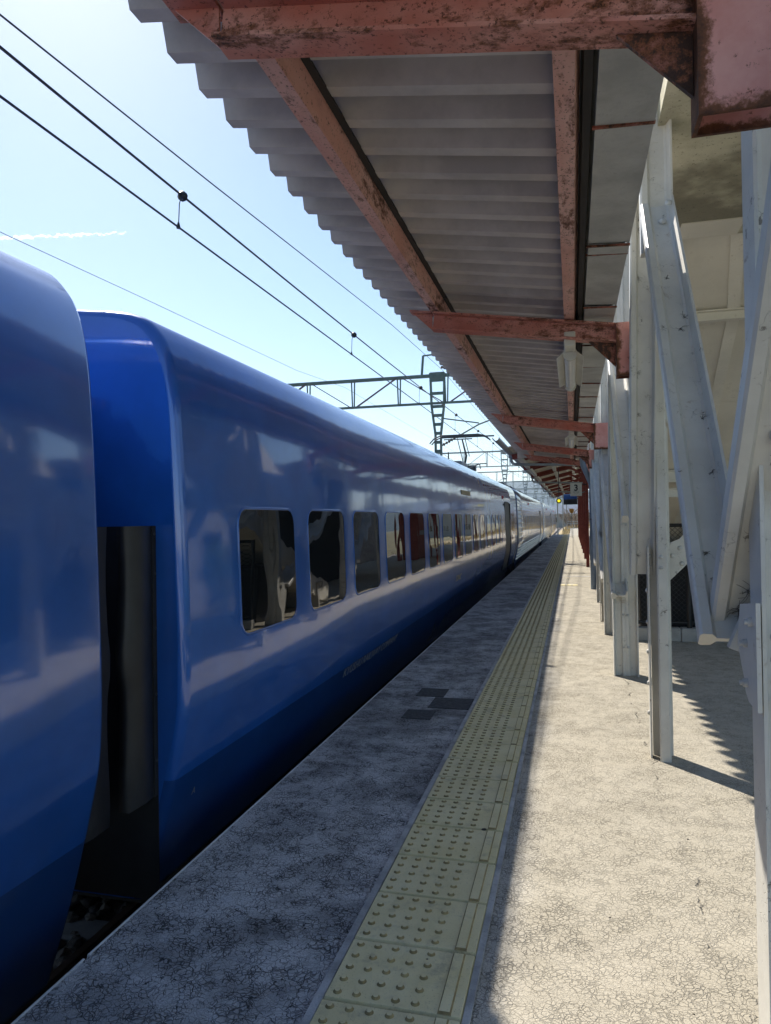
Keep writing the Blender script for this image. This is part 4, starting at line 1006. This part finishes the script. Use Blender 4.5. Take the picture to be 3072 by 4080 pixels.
mb.f = [[j*21+i, j*21+i+1, (j+1)*21+i+1, (j+1)*21+i] for j in range(12) for i in range(20)]
struct(mb.build('grass_bank', 'dry_grass', smooth=True))
mb = MB()
for k in range(5000):
    x = random.uniform(-1.5, 12); y = random.uniform(60, 150)
    if x > -.3 and x < 4.3 and y < 90: continue
    z = -1.12 + (1.5 * math.exp(-((x - 5) / 5) ** 2) * (1 - math.exp(-(y - 92) / 12)) if y > 92 else 0); hh = random.uniform(.25, .75); dx = random.uniform(-.25, .25)
    mb.add([(x - .03, y, z), (x + .03, y, z), (x + dx, y + random.uniform(-.2, .2), z + hh)], [(0, 1, 2)])
tag(mb.build('dry_grass', 'dry_grass'), 'dry straw-coloured grass beyond the end of the platform', 'grass', kind='stuff')
for i, (x, y, r) in enumerate(((.5, 112, 2.2), (3.5, 105, 2.4), (2.0, 126, 2.8), (6.5, 118, 3.0), (-.4, 140, 2.6))):
    shrub('bare_shrub', ['bare twiggy shrub just right of the poles at the line end', 'bare twiggy shrub behind the right of the railing', 'taller bare shrub between two others beyond the railing', 'rightmost bare shrub behind the red posts', 'farthest bare shrub on the dry bank'][i], (x, y, .6), r, 'twig_brown', bare=True, group='bare shrubs beyond the platform')
shrub('weed_clump', 'small pale yellow weed clump at the end of the tactile tiles', (-.45, 59.3, -.55), .5, 'yellow_bloom', 300, .06, 'weed')
for i, (x, y, w, d, h) in enumerate(((2, 170, 16, 8, 3.2), (22, 150, 12, 10, 6.0), (-22, 230, 14, 10, 6))):
    hs = thing('far_house', ['long low white building with blue-grey roof past the railing', 'white house with dark roof behind the red posts', 'pale house across the tracks behind the train'][i], 'building', (x, y, -1.1))
    MB().box((x - w/2, y, -1.1), (x + w/2, y + d, h - 1.1)).build('wall', 'house_wall', hs)
    mb = MB(); mb.add([(x - w/2 - .5, y - .5, h - 1.1), (x + w/2 + .5, y - .5, h - 1.1), (x + w/2 + .5, y + d + .5, h - 1.1), (x - w/2 - .5, y + d + .5, h - 1.1), (x - w/2 - .5, y + d/2, h + .9), (x + w/2 + .5, y + d/2, h + .9)], [(0, 1, 5, 4), (2, 3, 4, 5), (0, 4, 3), (1, 2, 5), (3, 2, 1, 0)]); mb.build('roof', 'house_roof', hs)
    for k in range(4):
        a = x - w/2 + w * (k + .3) / 4; MB().box((a, y - .04, .2), (a + w * .1, y - .005, 1.3)).build('window', 'window_glass', hs)
# far side of the island platform, seen in the reflections
yl = random.Random(3); mb = MB(); mb3 = MB()
for i in range(11):
    for k in range(9):
        cc = Vector((10.5 + yl.uniform(-.9, .9), -3 + i * 3.8 + yl.uniform(-1.4, 1.4), yl.uniform(-.8, .9))); leaves(mb3 if i in (4, 6) and k < 5 else mb, cc, yl.uniform(.6, .95), 190, .12)
tag(mb.build('hedge', 'leaf_green'), 'long leafy green hedge across the far track', 'hedge', kind='stuff')
tag(mb3.build('flowering_weeds', 'yellow_bloom'), 'yellow flowering weeds in the hedge across the far track', 'weeds', kind='stuff')
hw = thing('station_house', 'white rendered station house across the far track', 'building', (17, 16, -1.1))
MB().box((14, 4, -1.1), (21, 30, 3.4)).build('wall', 'house_wall', hw)
mb = MB(); mb.add([(13.4, 3.4, 3.4), (21.6, 3.4, 3.4), (21.6, 30.6, 3.4), (13.4, 30.6, 3.4), (17.5, 3.4, 5.6), (17.5, 30.6, 5.6)], [(0, 4, 5, 3), (1, 2, 5, 4), (0, 1, 4), (2, 3, 5), (3, 2, 1, 0)]); mb.build('roof', 'house_roof', hw)
for k in range(6): MB().box((13.96, 6 + k * 4, .2), (13.99, 7.8 + k * 4, 1.8)).build('window', 'window_glass', hw)
# hills
mb = MB(); nx = 60; rows = 5
def ridge(i): 
    x = -2600 + i * 70
    return 95 + 60 * math.exp(-((x + 230) / 240) ** 2) + 70 * math.exp(-((x + 1500) / 500) ** 2) + 40 * math.exp(-((x - 600) / 300) ** 2) + 9 * math.sin(i * 1.7) + 6 * math.sin(i * 3.1)
for j in range(rows):
    for i in range(nx): mb.v.append(Vector((-2600 + i * 70, 3000 + j * 160 - 320, -5 + ridge(i) * (1 - abs(j - 2) / 2.0) ** .8 if 0 < j < 4 else -5)))
mb.f = [[j*nx+i, j*nx+i+1, (j+1)*nx+i+1, (j+1)*nx+i] for j in range(rows-1) for i in range(nx-1)]
struct(mb.build('hill', 'hill_wood', smooth=True))

# contrail streak
mb = MB(); rc = random.Random(5)
for k in range(60):
    u = k / 59; px = 0 + u * 560 - 60; py = 952 - u * 24 + rc.uniform(-5, 5)
    d = f_ + r_ * ((px - 1536) / 2870) - u_ * ((py - 2040) / 2870); c = Vector((0, 0, H_CAM)) + d * 4000
    mb.ico(c, rc.uniform(9, 24) * (1.1 - .6 * u), 1, .2, (1, 1, .5), True)
tag(mb.build('contrail', 'cloud_white', base=(-2600, 4000, 1500)), 'faint white contrail streak low in the blue sky', 'cloud', kind='stuff')
# air
hz = NT('air'); hz.t.nodes.remove(hz.b)
vol = hz.n('ShaderNodeVolumePrincipled'); vol.inputs['Color'].default_value = (.62, .78, 1, 1); vol.inputs['Density'].default_value = .00016; vol.inputs['Anisotropy'].default_value = .3
hz.link(vol.outputs[0], hz.out.inputs['Volume']); MAT['air'] = hz.m
mb = MB(); mb.box((-640, -210, -6.5), (910, 4010, 185)); tag(mb.build('haze', 'air'), 'thin blue haze in the air', 'haze', kind='stuff')
